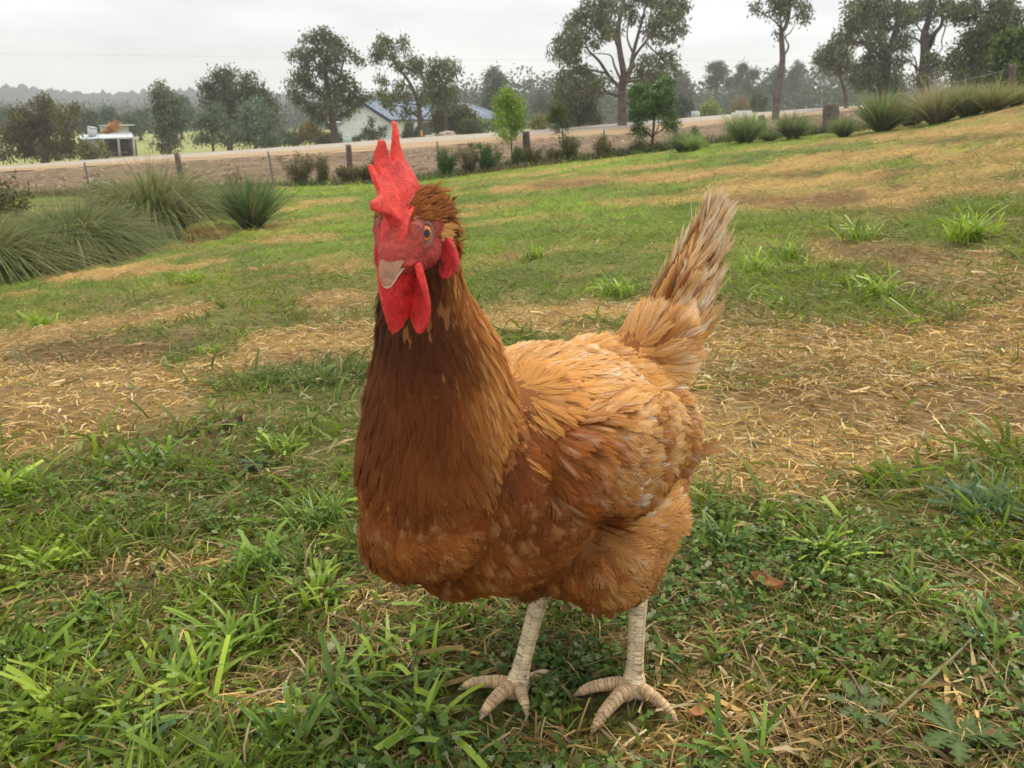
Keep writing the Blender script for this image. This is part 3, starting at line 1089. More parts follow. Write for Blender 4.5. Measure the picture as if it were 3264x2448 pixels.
def sample_surface(me, n):
    me.calc_loop_triangles()
    tr = np.empty(len(me.loop_triangles) * 3, dtype=np.int32); me.loop_triangles.foreach_get('vertices', tr); tr = tr.reshape(-1, 3)
    v = verts_of(me).astype(float)
    a, b, c = v[tr[:, 0]], v[tr[:, 1]], v[tr[:, 2]]
    cr_ = np.cross(b - a, c - a); ar = np.linalg.norm(cr_, axis=1)
    i = RNG.choice(len(tr), n, p=ar / ar.sum())
    r1, r2 = np.sqrt(RNG.random(n)), RNG.random(n)
    p = a[i] * (1 - r1)[:, None] + b[i] * (r1 * (1 - r2))[:, None] + c[i] * (r1 * r2)[:, None]
    return p, cr_[i] / (ar[i][:, None] + 1e-12)


CB = dict(dark=rgb(.065, .020, .007), brown=rgb(.130, .034, .007), rust=rgb(.245, .072, .012), gold=rgb(.60, .285, .070), buff=rgb(.74, .44, .17), cream=rgb(.84, .71, .49), white=rgb(.80, .74, .62))
NECKTOP = hd(-1.5, 0, -.3)


def jit(c, a=.10): return c * (1 + RNG.uniform(-a, a))


def smooth01(x): x = np.clip(x, 0, 1); return x * x * (3 - 2 * x)


pts, nrs = sample_surface(body_me, 17000)
loc = hloc(pts)
# distance along the neck: 1 at the skull, 0 where it meets the breast
NB = np.array(P(439, 412, .500))
axn = NECKTOP - NB; ln = np.linalg.norm(axn); axn /= ln
neckt = ((pts - NB) @ axn) / ln
TT0 = np.array(P(722, 192, .815)); TA = np.array(P(664, 335, .705)); tax = TT0 - TA; tln = np.linalg.norm(tax); tax /= tln
tailt = ((pts - TA) @ tax) / tln
taild = np.linalg.norm((pts - TA) - ((pts - TA) @ tax)[:, None] * tax, axis=1)
sets = {'neck_feathers': [], 'breast_feathers': [], 'back_feathers': [], 'thigh_feathers': []}
CAMP = np.array([0, 0, CAM_H])
for p, nr, (f, l, z), ntk, tk, td in zip(pts, nrs, loc, neckt, tailt, taild):
    if np.linalg.norm(p - HC) < .0135:
        continue
    view = nr @ ((CAMP - p) / np.linalg.norm(CAMP - p))
    if view < -.3 and RNG.random() < .62:                # fewer on the far side, where they only need to cover
        continue
    flow_body = -HF * 1.0 - HU * (.30 + .95 * smooth01((f - .0) / .11))
    flow_body = flow_body + HL * (.12 * np.sign(l)) * smooth01((z - .2) / .06)
    flow_neck = -axn - HF * .50 * smooth01((-nr @ HF + .25) / 1.0)
    kn = smooth01((ntk + .30) / .45)
    flow = flow_body / np.linalg.norm(flow_body) * (1 - kn) + flow_neck / np.linalg.norm(flow_neck) * kn
    patch = mn.noise(Vector(p * 30)) * .75 + mn.noise(Vector(p * 75)) * .35
    wav = Vector(p * 24)                                  # ruffled by the wind: the lie of the feathers wanders smoothly
    flow = flow + np.array(mn.noise_vector(wav)) * .34 + RNG.normal(0, .07, 3)
    top = smooth01((z - .225) / .045) * smooth01((.09 - f) / .05)
    tail_k = smooth01((tk + .30) / .35) * smooth01((.085 - td) / .04)
    if tail_k > .05:
        flow = flow * (1 - tail_k) + (tax * 1.0 - HF * .25) * tail_k
    if kn > RNG.uniform(.30, .70) and f > -.01:
        L = RNG.uniform(.020, .032) * np.interp(ntk, [-.1, .5, 1], [1.1, .85, .5])
        Wd = L * RNG.uniform(.12, .17)
        back_side = smooth01((nr @ (HL * .80 - HF * .6)) * 1.2 + .02)
        base = lerp(CB['brown'] * .9, CB['rust'] * 1.15, np.clip(back_side * .95 + patch * .6, 0, 1))
        nape = smooth01((nr[2] - .05) / .5) * smooth01((.35 - ntk) / .3)
        base = lerp(base, CB['gold'], nape * .7)
        throat = smooth01((nr @ FH) * 1.4 - .05) * smooth01((ntk - .30) * 3)
        base = lerp(base, CB['dark'], throat * .85)
        tip = lerp(base * 1.25, CB['gold'], np.clip(back_side ** 1.5 * .75 + patch * .25 * back_side - throat, 0, .85))
        shf = lerp(base * 1.2, CB['buff'], (.05 + .85 * back_side ** 2) * (1 - throat) * (RNG.random() < .22 + .25 * back_side))
        sets['neck_feathers'].append(('hackle', p, flow, nr, L, Wd, RNG.uniform(.03, .12), .06, jit(base), jit(tip), shf))
        continue
    front = smooth01((f - .005) / .045)
    low = smooth01((.178 - z) / .03)
    if front > RNG.uniform(.2, .8):
        key = 'breast_feathers'
        L = RNG.uniform(.016, .024); Wd = L * RNG.uniform(.30, .40)
        side = smooth01((.075 - f) / .07) * smooth01((l - .01) / .05)
        base = lerp(CB['brown'], CB['rust'], np.clip(.30 + patch * .8 + side * .5, 0, 1))
        tip = lerp(base * 1.35, CB['gold'], np.clip(side * .40 + patch * .3, 0, 1))
        shf = lerp(base * 1.5, CB['buff'], .60 * (RNG.random() < .45))
        kind = 'fluff' if RNG.random() < side * .6 + .08 else 'round'
        lift, curl = RNG.uniform(.05, .14), .07
        tk_ = smooth01((nr[2] - .10) / .45) * smooth01((.10 - f) / .06)
        base = lerp(base, CB['gold'], tk_ * .8); tip = lerp(tip, CB['buff'], tk_ * .7)
        jj = RNG.uniform(.72, 1.3); base = base * jj; tip = tip * (jj * .5 + .5)
    elif low > RNG.uniform(.1, .9):
        key = 'thigh_feathers'
        L = RNG.uniform(.020, .034); Wd = L * RNG.uniform(.18, .28)
        base = lerp(CB['rust'], CB['gold'], np.clip(.20 + patch * .9 + smooth01((z - .12) / .05) * .25, 0, 1))
        tip = lerp(base * 1.1, CB['buff'], .30 * RNG.random() + .15 * (z > .13))
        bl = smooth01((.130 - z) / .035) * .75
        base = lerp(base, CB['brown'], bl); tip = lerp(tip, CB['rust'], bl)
        shf = lerp(base, CB['cream'], .5 * (RNG.random() < .3))
        kind = 'fluff' if RNG.random() < .65 else 'hackle'
        flow = flow - HU * .45 * smooth01((.14 - z) / .04) + np.array(mn.noise_vector(wav * 1.7)) * .45
        lift, curl = RNG.uniform(.06, .24), .08
    else:
        key = 'back_feathers'
        L = RNG.uniform(.022, .036); Wd = L * RNG.uniform(.14, .22)
        base = lerp(CB['rust'], CB['gold'], np.clip(.06 + top * .75 + patch * 1.6, 0, 1))
        tip = lerp(CB['gold'], CB['buff'], np.clip(top * .90 + patch * 1.3, 0, 1))
        if RNG.random() < .12: tip = lerp(tip, CB['cream'], .7)
        dk_ = smooth01((-patch - .12) / .2) * (1 - .75 * top); base = lerp(base, CB['rust'], .7 * dk_); tip = lerp(tip, CB['rust'] * 1.1, .6 * dk_)
        shf = lerp(base, CB['cream'], .45 * (RNG.random() < .4))
        kind = 'hackle' if RNG.random() < .55 else ('round' if RNG.random() < .5 else 'fluff')
        if tail_k > .3:
            L *= 1.15; kind = 'hackle'
            if RNG.random() < .5: base = lerp(base, CB['buff'], tail_k * .6); tip = lerp(tip, CB['cream'], tail_k * .5)
        lift, curl = RNG.uniform(.03, .14), .06
    sets[key].append((kind, p, flow, nr, L, Wd, lift, curl, jit(base), jit(tip), shf))
for key in ('breast_feathers', 'thigh_feathers', 'back_feathers', 'neck_feathers'):
    build_feathers(key, sets[key], hen)

# --- folded left and right wing: a curved shell hung on the flank, feathered in overlapping rows
for sgn in (1, -1):
    bm = bmesh.new()
    a1 = -HF * .96 - HU * .22; a1 /= np.linalg.norm(a1)
    a3 = HL * sgn; a3 = a3 - a1 * (a3 @ a1); a3 /= np.linalg.norm(a3)
    a2 = np.cross(a3, a1)
    blob(bm, hw(-.010, sgn * .072, .218), (.102, .050, .024), (a1, a2, a3), 32)
    blob(bm, hw(-.066, sgn * .070, .207), (.060, .044, .022), (a1, a2, a3), 32)
    blob(bm, hw(.054, sgn * .066, .232), (.044, .038, .022), (a1, a2, a3), 32)
    wm = fuse(bm, .003, 6)
    setcol(wm, np.tile(CB['rust'] * .8, (len(wm.vertices), 1)))
    wing = link('wing', wm, M['body'], hen)
    ps, ns = sample_surface(wm, 3000 if sgn > 0 else 1200)
    it = []
    for p, nr in zip(ps, ns):
        if nr @ (HL * sgn) < -.1: continue
        rim = smooth01((nr @ HF - .05) / .45)
        f, l, z = hloc(p)
        t = np.clip((.08 - f) / .18, 0, 1)
        low = smooth01((.215 - z) / .035)
        patch = mn.noise(Vector(p * 42)) * .6 + mn.noise(Vector(p * 95)) * .4
        d = -HF * 1.0 - HU * (.42 + .40 * low) + np.array(mn.noise_vector(Vector(p * 26))) * .38 + RNG.normal(0, .07, 3)
        d = d * (1 - rim) + (HL * sgn * .9 - HU * .75 - HF * .3) * rim
        L = RNG.uniform(.020, .030) * (1 + .55 * t); Wd = L * RNG.uniform(.14, .22)
        base = lerp(CB['rust'], CB['gold'], np.clip(.14 + patch * 1.7 - low * .25, 0, 1))
        base = lerp(base, CB['brown'] * 1.3, rim * .7)
        tip = lerp(lerp(CB['gold'] * .9, CB['rust'] * 1.2, rim), CB['buff'], np.clip(-.05 + patch * 1.5 + (1 - low) * .32 - rim, 0, 1))
        if RNG.random() < .03 and rim < .3: tip = CB['cream']
        if patch < -.15: base = CB['rust'] * .9; tip = lerp(tip, CB['rust'] * 1.2, .6)
        it.append(('hackle' if RNG.random() < .5 else ('round' if RNG.random() < .5 else 'fluff'), p, d, nr, L, Wd, RNG.uniform(.04, .15), .08, jit(base), jit(tip), lerp(base, CB['cream'], .5 * (RNG.random() < .5))))
    build_feathers('wing_feathers', it, wing)

# --- tail: a tent of long feathers that close towards one ragged tip, with messy coverts over its foot
TF = np.array(P(652, 322, .700)); TB = np.array(P(685, 345, .765)); TT = np.array(P(717, 198, .810))
tl = TB - TF
side_n = np.cross(TT - TF, tl); side_n /= np.linalg.norm(side_n)
if side_n @ HL < 0: side_n = -side_n


def tail_at(w, q):
    """w 0..1 front edge to back edge, q 0..1 foot to tip"""
    foot = TF + tl * w
    tip = TT + tl * (w - .5) * .05
    bulge = (TF - TB) * (.10 * math.sin(math.pi * q) * (w < .5) * -1.2)
    return foot * (1 - q) + tip * q + bulge * (1 - 2 * abs(w - .5))


for k in range(15):                                       # the long quills, each a part of its own
    w = (k + .5) / 15
    p0 = tail_at(w, -.05); d = TT + tl * (w - .5) * .05 - p0
    L = np.linalg.norm(d) * (1 - .14 * RNG.random()) * (1 - .75 * abs(w - .55) ** 1.2)
    sd_ = 1 if k % 2 else -1
    p0 = p0 + side_n * sd_ * .005
    c = lerp(CB['gold'], CB['buff'], RNG.random())
    o = build_feathers('tail_feather', [('long', p0, d / np.linalg.norm(d), (side_n + tl / np.linalg.norm(tl) * .25 * sd_), L, .010, .02 * sd_, .02, lerp(CB['gold'], c, .7), c, CB['gold'])], hen)
    del o['kind']
it = []
for k in range(2600):
    q = RNG.random() ** 1.2 * .98 - .14
    w = RNG.random() * 1.1 - .05
    sd_ = 1 if RNG.random() < .72 else -1
    qq = max(q, 0)
    thick = .016 * (1 - qq) ** 1.3 * (1 - .5 * abs(w - .5) * 2) + .003
    p0 = tail_at(w, q) + side_n * sd_ * thick * RNG.uniform(.75, 1.1)
    L = RNG.uniform(.034, .062) * (1 - .45 * qq)
    if q > .8: L *= .8
    Wd = L * RNG.uniform(.06, .13)
    d = TT + tl * (w - .5) * .25 - p0; d = d / np.linalg.norm(d)
    dd = d + np.array(mn.noise_vector(Vector(p0 * 28))) * .22 + RNG.normal(0, .05 + .06 * qq, 3) + side_n * sd_ * .05 + HF * -.22 * RNG.random() * (1 - qq)
    r_ = RNG.random() + .25 * mn.noise(Vector(p0 * 60))
    if q > .30 + .15 * RNG.random(): base = CB['buff'] if r_ < .45 else CB['cream']
    elif r_ < .20: base = CB['rust'] * 1.3
    elif r_ < .45: base = CB['gold']
    elif r_ < .84: base = CB['buff']
    else: base = CB['cream']
    tip = lerp(base, CB['cream'], .3 + .5 * qq)
    if r_ < .10 and q < .5: tip = CB['rust'] * 1.2
    it.append(('hackle' if RNG.random() < .7 else 'fluff', p0, dd, side_n * sd_ + RNG.normal(0, .12, 3), L, Wd, RNG.uniform(.0, .08), .04, jit(base), jit(tip), lerp(base, CB['brown'], .2)))
build_feathers('tail_coverts', it, hen)

# --- small head feathers: crown and nape behind the comb, the tuft over the ear
ps, ns = sample_surface(head_me, 11000)
it = []
for p, nr in zip(ps, ns):
    f, l, u = head_local(p)
    crown = (u > .55 + .22 * max(0, f) and abs(l) > .28 and f < 1.35) or (l < -.5 and u > .05 and f < 1.35)
    nape = f < -.95 and not (abs(l) > 1.0 and -1.9 < u < -.6 and f > -1.3)
    ear = abs(l) > .8 and (f + .62) ** 2 + ((u + .15)) ** 2 * .7 < .13
    if not (crown or nape or ear): continue
    if ear:
        d = -FH * .8 - UH * .3 + LH * np.sign(l) * .6; L = RNG.uniform(.005, .009); c = lerp(CB['gold'], CB['buff'], RNG.random()); lift = .7
    elif crown:
        d = -FH * 1.0 + LH * np.sign(l) * .45 - UH * .05; L = RNG.uniform(.0045, .0075) * (1 + .9 * smooth01(.3 - f)); c = lerp(CB['brown'], CB['rust'] * 1.25, RNG.random()); lift = .13
    else:
        d = -FH * .6 - UH * .9 + LH * np.sign(l) * .3; L = RNG.uniform(.010, .018); c = lerp(CB['brown'], CB['rust'] * 1.2, RNG.random() * (1 if u > -.8 else .25)); lift = .26
    it.append(('tiny', p, d + RNG.normal(0, .16, 3), nr, L, L * .10, lift + RNG.uniform(-.1, .12), .16, jit(c, .3), jit(lerp(c, CB['gold'], .30 if u > -.8 else .03), .3), c * 1.2))
build_feathers('head_feathers', it, head)

# ================================================================== BUILDINGS beyond the road
def quad_slab(mb, pts, nrm, t):
    """a flat convex polygon given thickness t along nrm (pts in order)"""
    p = np.array(pts, float); n = len(p)
    V = np.vstack([p, p + np.array(nrm) * t])
    Q = []
    if n == 4:
        Q = [(3, 2, 1, 0), (4, 5, 6, 7)]
    elif n == 3:
        Q = [(2, 1, 0, 0), (3, 4, 5, 5)]
    Q += [(i, (i + 1) % n, n + (i + 1) % n, n + i) for i in range(n)]
    mb.add(V, Q)


def slab(name, pts, nrm, t, m, parent):
    bm = bmesh.new()
    vs = [bm.verts.new(Vector(p)) for p in pts]
    f = bm.faces.new(vs)
    r = bmesh.ops.extrude_face_region(bm, geom=[f])
    for v in [g for g in r['geom'] if isinstance(g, bmesh.types.BMVert)]:
        v.co += Vector(nrm) * t
    bmesh.ops.recalc_face_normals(bm, faces=bm.faces)
    me = bpy.data.meshes.new(name); bm.to_mesh(me); bm.free()
    return link(name, me, m, parent)


# --- white weatherboard cottage, blue-grey roof
yH = 86.0
pk = P(*B(775, 652), yH); el = P(*B(580, 775), yH); er = P(*B(985, 785), yH)
zb = gz(el.x, yH) - .3
ze, zr = el.z, pk.z
ang = math.radians(30)
gd = np.array([math.cos(ang), -math.sin(ang), 0]); ld = np.array([math.sin(ang), math.cos(ang), 0]); up3 = np.array([0, 0, 1.])
Wg = (er.x - el.x) / math.cos(ang) * .985
O3 = np.array([el.x, yH + .6, 0.])
house = thing('cottage', tuple(O3 + up3 * zb), 'white weatherboard cottage with blue grey metal roof beyond the dirt road', 'house')


def hp(a, b, z): return O3 + gd * a + ld * b + up3 * z


Lh = 22.0
nb = 15
hb_ = (zr - .12 - zb) / nb
for i in range(nb):                                       # lapped boards of the gable
    z0, z1 = zb + i * hb_, zb + (i + 1) * hb_ + .03

    def wid(z):
        if z <= ze: return 0, Wg
        k = (z - ze) / (zr - ze) * Wg / 2
        return k, Wg - k
    a0, a1 = wid(z0), wid(z1)
    pts = [hp(a0[0], -.035, z0), hp(a0[1], -.035, z0), hp(max(a1[1], a1[0] + .02), -.008, z1), hp(a1[0], -.008, z1)]
    slab('weatherboard', pts, ld, .03, M['white_paint'], house)
mb = MB()
mb.add([hp(0, .03, zb), hp(Wg, .03, zb), hp(Wg, .03, ze), hp(Wg / 2, .03, zr - .05), hp(0, .03, ze), hp(0, .2, zb), hp(Wg, .2, zb), hp(Wg, .2, ze), hp(Wg / 2, .2, zr - .05), hp(0, .2, ze)],
       [(0, 1, 2, 4), (2, 3, 4, 4), (5, 9, 7, 6), (7, 9, 8, 8)])
mb.build('gable_frame', M['white_paint'], house)
slab('side_wall', [hp(Wg, 0, zb), hp(Wg, Lh, zb), hp(Wg, Lh, ze), hp(Wg, 0, ze)], -gd, .15, M['white_paint'], house)
slab('rear_wall', [hp(0, 0, zb), hp(0, Lh, zb), hp(0, Lh, ze), hp(0, 0, ze)], gd, .15, M['white_paint'], house)
oh = .55                                                  # overhang
pit = (zr - ze) / (Wg / 2)
for sgn, a_e in ((1, Wg + oh), (-1, -oh)):
    ztip = ze - oh * pit
    me_pts = [hp(Wg / 2, -.45, zr + .06), hp(a_e, -.45, ztip + .06), hp(a_e, Lh + .4, ztip + .06), hp(Wg / 2, Lh - 3.2, zr + .06)]
    nn = np.cross(np.array(me_pts[1]) - me_pts[0], ld); nn /= np.linalg.norm(nn)
    if nn[2] < 0: nn = -nn
    roof = slab('roof', me_pts, nn, .06, M['blue_roof'], house)
    mr_ = MB()
    for k in range(38):                                   # sheet ribs
        b0 = -.4 + k * .58
        p1 = hp(Wg / 2, min(b0, Lh - 3.3), zr + .13); p2 = hp(a_e, b0, ztip + .13)
        V, Q = tube_np([p1, p2], [.03, .03], 4); mr_.add(V, Q)
    mr_.build('roof_rib', M['blue_roof'], roof, kind='stuff')
    slab('barge_board', [hp(Wg / 2, -.47, zr + .12), hp(a_e, -.47, ztip + .12), hp(a_e, -.47, ztip - .16), hp(Wg / 2, -.47, zr - .16)], -ld, .05, M['navy'], house)
    slab('gutter', [hp(a_e, -.45, ztip + .1), hp(a_e, Lh, ztip + .1), hp(a_e, Lh, ztip - .05), hp(a_e, -.45, ztip - .05)], gd * sgn, .12, M['navy'], house)
slab('roof_hip', [hp(Wg / 2, Lh - 3.2, zr + .09), hp(-oh, Lh + .4, ze - oh * pit + .09), hp(Wg + oh, Lh + .4, ze - oh * pit + .09)], up3, .05, M['blue_roof'], house)
for b0 in (2.5, 5.6, 9.5, 14):                            # windows and verandah posts of the long side
    w = slab('window', [hp(Wg + .02, b0, ze - .5), hp(Wg + .02, b0 + 1.4, ze - .5), hp(Wg + .02, b0 + 1.4, ze - 1.7), hp(Wg + .02, b0, ze - 1.7)], gd, .05, M['glass'], house)
    slab('window_frame', [hp(Wg + .05, b0 - .1, ze - 1.7), hp(Wg + .05, b0 + 1.5, ze - 1.7), hp(Wg + .05, b0 + 1.5, ze - 1.82), hp(Wg + .05, b0 - .1, ze - 1.82)], gd, .06, M['white_paint'], w)
for b0 in (.6, 3.6, 7.5):
    V, Q = tube_np([hp(Wg + .5, b0, zb), hp(Wg + .5, b0, ze - oh * pit)], [.09, .09], 6)
    link('verandah_post', mesh_np('verandah_post', V, Q), M['white_paint'], house)
V, Q = tube_np([P(*B(742, 700), yH - .3), P(*B(748, 722), yH - .4), P(*B(785, 722), yH - .4)], [.03, .03, .03], 5)
link('aerial_bracket', mesh_np('aerial_bracket', V, Q), M['galv'], house)
# lower white annexe behind the big tree on the left of the gable
an = thing('white_annexe', tuple(P(*B(600, 960), 96)), 'low white flat-roofed annexe showing left of the cottage gable', 'shed')
a0 = P(*B(590, 700), 96); a1 = P(*B(690, 700), 96)
mb = MB(); mb.box(((a0.x + a1.x) / 2, 98, (a0.z + zb) / 2), ((a1.x - a0.x) / 2, 1.5, (a0.z - zb) / 2)); mb.build('wall', M['white_paint'], an)
mb = MB(); mb.box(((a0.x + a1.x) / 2, 97.8, a0.z + .06), ((a1.x - a0.x) / 2 + .3, 1.9, .06)); mb.build('roof', M['galv'], an)
gt = P(*B(505, 950), 90); g2 = P(*B(578, 815), 90)
sh2 = thing('grey_lean_to', tuple(gt), 'narrow grey lean-to shed with white top beside the cottage wall', 'shed')
mb = MB(); mb.box(((gt.x + g2.x) / 2, 91, (zb + g2.z) / 2), ((g2.x - gt.x) / 2, 1, (g2.z - zb) / 2)); mb.build('wall', M['tank'], sh2)
mb = MB(); mb.box(((gt.x + g2.x) / 2, 91, g2.z + .05), ((g2.x - gt.x) / 2 + .15, 1.2, .06)); mb.build('roof', M['white_paint'], sh2)

# --- open farm shed on the left
yS = 84.0


def sp(x, y, dy=0): return np.array(P(*A(x, y), yS + dy))


shed = thing('farm_shed', tuple(sp(900, 1080)), 'old open-fronted farm shed with pale tin roof left of the road trees', 'shed')
fr = [sp(632, 945), sp(1045, 932)]
zbs = sp(900, 1085)[2] - 1.2
mb = MB()


def boxpts(name, p, q, y0, y1, m, parent=shed):
    mbb = MB()
    mbb.box(((p[0] + q[0]) / 2, (y0 + y1) / 2, (p[2] + q[2]) / 2), (abs(q[0] - p[0]) / 2, (y1 - y0) / 2, abs(q[2] - p[2]) / 2))
    return mbb.build(name, m, parent)


rf = slab('roof', [sp(618, 948), sp(1048, 932), sp(1034, 905, 1.6), sp(632, 915, 1.6)], up3, .08, M['galv'], shed)
slab('parapet', [sp(860, 908, 1.5), sp(1030, 915, 1.5), sp(1028, 888, 1.5), sp(865, 895, 1.5)], np.array([0, 1, 0]), .1, M['galv'], rf)
w0, w1 = sp(640, 950, .3), sp(800, 950, .3); w0[2] = zbs
boxpts('front_wall', w0, w1, yS + .3, yS + .5, M['board_wall'])
w0, w1 = sp(640, 945, 1.6), sp(1036, 940, 1.6); w0[2] = zbs
boxpts('back_wall', w0, w1, yS + 1.6, yS + 1.75, M['dark'])  # shade of the shed's inside is put into this wall's colour
w0, w1 = sp(640, 945, 1), sp(648, 945, 1); w0[2] = zbs
boxpts('end_wall', w0, w1, yS + .3, yS + 1.6, M['board_wall'])
w0, w1 = sp(1036, 945, 1), sp(1042, 945, 1); w0[2] = zbs
boxpts('end_wall', w0, w1, yS + .6, yS + 1.6, M['dark'])
for x in (808, 928, 1045):
    a = sp(x, 938); b_ = sp(x + 6, 1085); b_[2] = zbs
    V, Q = tube_np([a, b_], [.10, .11], 7)
    link('post', mesh_np('post', V, Q), M['board_wall'], shed)
V, Q = tube_np([sp(800, 1060), sp(1000, 1045)], [.06, .06], 6); link('rail', mesh_np('rail', V, Q), M['wood'], shed)
V, Q = tube_np([sp(724, 915, 1), sp(720, 850, 1)], [.42, .42], 12); ch = link('chimney', mesh_np('chimney', V, Q), M['galv'], shed)
V, Q = tube_np([sp(720, 850, 1), sp(720, 846, 1)], [.5, .3], 12); link('chimney_cap', mesh_np('chimney_cap', V, Q), M['galv'], ch)
hut = thing('cream_hut', tuple(P(*A(850, 960), 92)), 'small cream hut with flat tin roof rising behind the farm shed', 'shed')
a, b_ = np.array(P(*A(782, 838), 92)), np.array(P(*A(915, 900), 92)); b_[2] -= 3
boxpts('wall', a, b_, 92, 95, M['cream_wall'], hut)
a, b_ = np.array(P(*A(768, 832), 91.6)), np.array(P(*A(935, 838), 91.6))
boxpts('roof', a, b_, 91.6, 95.4, M['galv'], hut)

# ================================================================== PLANTS: leaves on branching limbs
THIN = 1.0


def leaf_mesh(centres, radii, n, size, droop, col, col2, aspect=2.6, seed=0, shell=.35, tuft=7, light=.35):
    """n leaf sprays in ellipsoids; each spray is a handful of narrow leaves hanging from one point"""
    R = np.random.default_rng(seed)
    centres = np.asarray(centres, float); radii = np.asarray(radii, float)
    n = int(n * THIN)
    vol = (radii[:, 0] * radii[:, 2]) ** .9
    ci = R.choice(len(centres), n, p=vol / vol.sum())
    d = R.normal(0, 1, (n, 3)); d /= np.linalg.norm(d, axis=1)[:, None]
    r = R.random(n) ** shell
    # break the clump into lumps so that gaps show
    lump = R.normal(0, 1, (len(centres), 9, 3)); lump /= np.linalg.norm(lump, axis=2)[:, :, None]
    lk = R.integers(0, 9, n)
    d2 = d * .40 + lump[ci, lk] * .74
    p = centres[ci] + d2 * r[:, None] * radii[ci]
    m = n * tuft
    base = np.repeat(p, tuft, 0) + R.normal(0, size * .9, (m, 3))
    dr = R.normal(0, 1, (m, 3)); dr[:, 2] -= droop
    dr /= np.linalg.norm(dr, axis=1)[:, None]
    s = np.cross(dr, R.normal(0, 1, (m, 3))); s /= np.linalg.norm(s, axis=1)[:, None]
    L = size * R.uniform(.7, 1.5, m)[:, None]
    Wd = L / aspect
    V = np.stack([base, base + dr * L * .45 + s * Wd * .5, base + dr * L, base + dr * L * .45 - s * Wd * .5], 1).reshape(-1, 3)
    Q = np.arange(4 * m).reshape(-1, 4)
    hue = R.random(n) ** 1.4
    lf = np.array([1.36, 1.42, 1.05]) * lerp(np.array(col), np.array(col2), np.repeat(hue, tuft)) * R.uniform(1 - light, 1 + light, m)[:, None]
    C_ = np.repeat(lf, 4, 0)
    return V, Q, C_


BARK = rgb(.10, .075, .058)


def limb_path(a, b, bend, R, n=7):
    a, b = np.array(a), np.array(b)
    m = (a + b) / 2 + R.normal(0, bend, 3) * np.linalg.norm(b - a)
    return spline([a, m, b], n)


def tree(name, label, cat, conv, y, trunk, clumps, leaf=.28, n=900, col=(.055, .075, .028), col2=(.11, .13, .05), r0=.25, droop=.8, limbs=(), group=None,
         spread=.8, twigs=3, bark=BARK, aspect=2.6, seed=1, tuft=7, dens=None):
    R = np.random.default_rng(seed)
    tp = [np.array(P(*conv(*q[:2]), y + (q[2] if len(q) > 2 else 0))) for q in trunk]
    base = tp[0].copy()
    g = gz(base[0], base[1])
    tp[0][2] = min(tp[0][2], g) - .15 if abs(g - tp[0][2]) < 6 else tp[0][2]
    root = thing(name, tuple(tp[0]), label, cat, group)
    wood = MB()
    T = spline(tp, 5 * len(tp))
    rr = np.linspace(r0, r0 * .28, len(T)); rr[0] *= 1.35
    V, Q = tube_np(T, rr, 9); wood.add(V, Q, bark)
    nodes = [T[int(len(T) * .25):]]
    nr = [rr[int(len(T) * .25):]]
    for lm in limbs:
        lp = [np.array(P(*conv(*q[:2]), y + (q[2] if len(q) > 2 else R.normal(0, .4)))) for q in lm[1:]]
        LP = spline(lp, 5 * len(lp))
        k = int(np.argmin(np.linalg.norm(T - LP[0], axis=1)))
        ra = rr[k] * lm[0]
        rl = np.linspace(ra, ra * .22, len(LP))
        V, Q = tube_np(LP, rl, 7); wood.add(V, Q, bark * .95)
        nodes.append(LP[2:]); nr.append(rl[2:])
    nodes = np.concatenate(nodes); nr = np.concatenate(nr)
    cs, rs = [], []
    px_m = y / FPX * 1.0
    for (cx, cy, rx, ry) in clumps:
        sc = .12765 * px_m * 1.03
        dy = R.normal(0, spread)
        c = np.array(P(*conv(cx, cy), y + dy))
        rad = np.array([rx * sc, (rx + ry) / 2 * sc, ry * sc])
        cs.append(c); rs.append(rad)
        # the limb that carries the clump leaves an existing limb below it
        dd = np.linalg.norm(nodes - c, axis=1) + np.clip(nodes[:, 2] - c[2] + rad[2] * .3, 0, None) * 2.5
        k = int(np.argmin(dd))
        a = nodes[k]
        pth = limb_path(a, c, .10, R, 8)
        ra = min(nr[k] * .75, .02 + .035 * np.linalg.norm(c - a) + r0 * .10)
        rl = np.linspace(ra, ra * .35, 8)
        V, Q = tube_np(pth, rl, 6); wood.add(V, Q, bark * .9)
        nodes = np.vstack([nodes, pth[3:]]); nr = np.concatenate([nr, rl[3:]])
        for _ in range(twigs):
            e = c + R.normal(0, .55, 3) * rad
            q = pth[R.integers(3, 8)]
            V, Q = tube_np(limb_path(q, e, .12, R, 5), np.linspace(ra * .5, ra * .15, 5), 4); wood.add(V, Q, bark * .85)
    wood.build('trunk', M['bark'], root, True)
    V, Q, C_ = leaf_mesh(cs, rs, int(n * (dens or ((.42 if 'gum' in name else .75) if y > 45 else .75))), leaf * (.80 if y > 45 else 1), droop, col, col2, aspect, seed + 50, tuft=tuft)
    me = mesh_np('crown', V, Q, C_)
    link('crown', me, M['leaf'], root)
    return root


